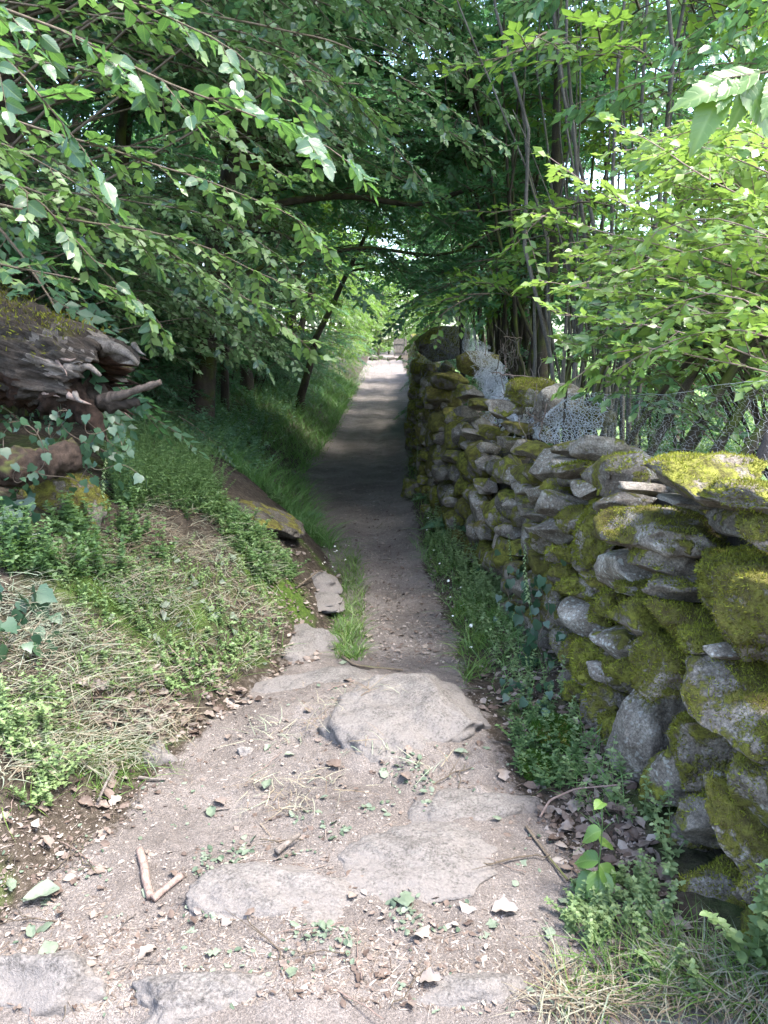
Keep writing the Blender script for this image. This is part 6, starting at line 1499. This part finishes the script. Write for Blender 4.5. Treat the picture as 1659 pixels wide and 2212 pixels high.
def net(uu, vv):                                       # uu 0..1 along, vv 0..1 up
    s = uu * sl[-1]
    Bp = np.stack([np.interp(s, sl, bot[:, a]) for a in range(3)], -1); Tp = np.stack([np.interp(s, sl, top[:, a]) for a in range(3)], -1)
    P = Bp * (1 - vv)[..., None] + Tp * vv[..., None]
    cr = np.exp(-((s - np.interp(4.4, [0, 1], [0, 1]) - (sl[4] - 4.4)) / 1.2) ** 2)
    q = np.stack([s * 2.2, vv * 2.4, 0 * s], -1)
    amp = .035 + .14 * cr
    for a in range(3): P[..., a] += amp * fbm(q * (1 + .6 * 1), 3, 300 + a) * (1 if a != 2 else .6)
    P[..., 0] += .05 * np.sin(s * 7 + vv * 2) * cr
    return P
E0, E1 = [], []
def hx(i, j): return (i * 1.0 + (.5 if j % 2 else 0), j)
for j in range(n_v):
    for i in range(n_u):
        x = i + (.5 if j % 2 else 0)
        E0.append((x, j + .0)); E1.append((x, j + .4))               # twisted upright
        E0.append((x, j + .4)); E1.append((x + .5, j + 1.0))
        E0.append((x, j + .4)); E1.append((x - .5, j + 1.0))
E0, E1 = np.array(E0), np.array(E1)
sc2 = np.array((n_u, n_v)); jit_ = lambda e: e / sc2 + .0
Pa, Pb = net(np.clip(E0[:, 0] / n_u, 0, 1), np.clip(E0[:, 1] / n_v, 0, 1)), net(np.clip(E1[:, 0] / n_u, 0, 1), np.clip(E1[:, 1] / n_v, 0, 1))
def hjit(E): k = np.round(E * 10); return np.stack([_h(k[:, 0], k[:, 1], k[:, 0] * 0, 40 + a) - .5 for a in range(3)], -1) * .018
Pa += hjit(E0); Pb += hjit(E1)
keep = (np.linalg.norm(Pb - Pa, axis=1) > .004) & (np.linalg.norm(Pb - Pa, axis=1) < .2)
PP = np.stack([Pa, Pb], 1)[keep]
# the crumpled stretch lies doubled over on itself
crm = (E0[:, 0] / n_u < .64) & (E0[:, 0] / n_u > .30)
Pc, Pd = Pa[crm] * 1.0, Pb[crm] * 1.0
for Pz in (Pc, Pd): Pz += np.stack([.10 * fbm(Pz * 2.3, 3, 500 + a) for a in range(3)], -1) + np.array((-.05, -.04, -.03))
PP = np.concatenate([PP, np.stack([Pc, Pd], 1)])
Pe, Pf = Pa[crm] * 1.0, Pb[crm] * 1.0
for Pz in (Pe, Pf): Pz += np.stack([.16 * fbm(Pz * 3.1, 3, 520 + a) for a in range(3)], -1) + np.array((-.10, -.1, .02))
PP = np.concatenate([PP, np.stack([Pe, Pf], 1)])
zz = np.linalg.norm(PP.mean(1) - np.array((0, 0, CAM_H)), axis=1)
kw = np.where(np.abs(zz - 6.0) < 1.7, 1.9, 1.0)
V, F = tubes(PP - L0, np.repeat(np.clip(np.where(zz > 7.8, .0010, np.where(zz < 4.3, .00027, .00022 * zz * kw)), .0003, .0022)[:, None], 2, 1), 3); g = Geo(); g.add(V, F, 0, .5); link('wire_mesh', g.mesh('wire_mesh', [M_wire]), fen)
for nm, vv in (('selvedge_wire', 0.0), ('selvedge_wire', 1.0)):
    uu = np.linspace(0, 1, 260); Pq = net(uu, np.full(260, vv)); V, F = tubes(Pq - L0, np.full(260, .0012), 4); g = Geo(); g.add(V, F, 0, .5); link(nm, g.mesh(nm, [M_wire]), fen)
M_post = bark_mat('dark_post', (.012, .011, .012), (.05, .045, .045), -.3, 30)
def post(name, parent, a, b, r0, sides=8, mat=None):
    V, F = rough_tube(np.array([a, (a + b) / 2, b]), r0, r0 * .85, 10, sides, 5, .12); g = Geo(); g.add(V - L0, F, 0, .5); return link(name, g.mesh(name, [mat or M_post]), parent)
post('post', fen, at(1000, 830, 10.5), at(996, 668, 10.5), .035)
post('post', fen, at(1590, 1120, 2.75), at(1672, 930, 2.75), .028)
# brushwood with lichen caught in the netting
for (px, v, d, n, lab, sp) in [(1095, 765, 7.6, 34, 'bundle of lichen crusted twigs on the wall top, sticking up highest through the netting', .26), (1130, 845, 6.2, 30, 'lichen crusted twigs tangled in the crumpled netting', .24), (1165, 905, 5.2, 16, 'few broken twigs at the lowest sag of the netting', .14)]:
    c = at(px, v, d); root = empty('brushwood', c, lab, 'twigs')
    for k in range(n):
        o = link('twig', TW[[2, 5, 8, 1][k % 4]], root); o.location = re_.normal(0, sp * .4, 3) * np.array((1, 1, .8)); o.rotation_euler = re_.uniform(0, 6.28, 3); S = re_.uniform(.12, .34); o.scale = (S, S * 1.6, S * 1.2)
# boulder and flat stones behind the netting
for i, (px, v, d, W, H, moss, tone, lab) in enumerate([(1205, 878, 5.35, .32, .30, .12, .85, 'pale sunlit boulder resting on the wall top behind the netting'), (1265, 900, 5.2, .42, .17, .55, .5, 'mossy flat stone on the wall top right of the pale boulder'), (1150, 850, 5.7, .34, .22, .9, .5, 'mossy yellow green stone on the wall top under the brushwood'), (1035, 790, 8.8, .5, .3, .9, .45, 'mossy stone on the wall top in front of the far netting post'), (955, 745, 12.2, .9, .55, .85, .4, 'big mossy boulder on the wall top at the far end of the netting')]):
    P = at(px, v, d); M = Matrix.Rotation(.4 * i, 4, 'Z'); M.translation = P
    o, V, F = add_rock('top_stone', 3300 + i, (W, W * .9, H), M, None, 4, moss, tone, .5); tag(o, lab, 'stone', None, 'thing')
    if moss > .8 and d < 7: moss_fuzz(o, V, F, .9, .016, None, i, per=16000)
# ------------------------------------------------------------------ far end of the path
fy = 60.0; fz = float(ground_h(1.0, fy))
gt = empty('wooden_gate', (1.15, fy, fz), 'grey wooden gate leaf standing at the right of the far path', 'gate'); L0 = np.array(gt.location)
def box(c, s):
    c, s = np.array(c), np.array(s) / 2
    V = np.array([(x, y, z) for x in (-1, 1) for y in (-1, 1) for z in (-1, 1)]) * s + c
    return V, np.array([(0, 1, 3, 2), (4, 6, 7, 5), (0, 4, 5, 1), (2, 3, 7, 6), (0, 2, 6, 4), (1, 5, 7, 3)])
for k in range(5):
    V, F = box((-.34 + .165 * k, 0, .68 + .03 * (k % 2)), (.155, .03, 1.3)); link('plank', mesh_np('plank', V, [F], [M_dead], None, False), gt)
for z in (.35, 1.0):
    V, F = box((0, -.035, z), (.86, .035, .1)); link('rail', mesh_np('rail', V, [F], [M_dead], None, False), gt)
V, F = box((.5, 0, .7), (.14, .14, 1.6)); link('post', mesh_np('post', V, [F], [M_dead], None, False), gt)
for i in range(4):
    M = Matrix.Rotation(.1 * i, 4, 'Z'); M.translation = (-.75 + .62 * i, 57.75, float(ground_h(.3, 57)) + .13)
    o, V, F = add_rock('step_stone', 3500 + i, (.7, .5, .36), M, None, 3, .1, .0, .1, M_rock, boxy=.9)
    tag(o, ['step stone across the far path, farthest left of four', 'step stone across the far path, second of four from the left', 'step stone across the far path, third of four from the left', 'step stone across the far path, beside the gate'][i], 'stone', 'step stones across the far path', 'thing')
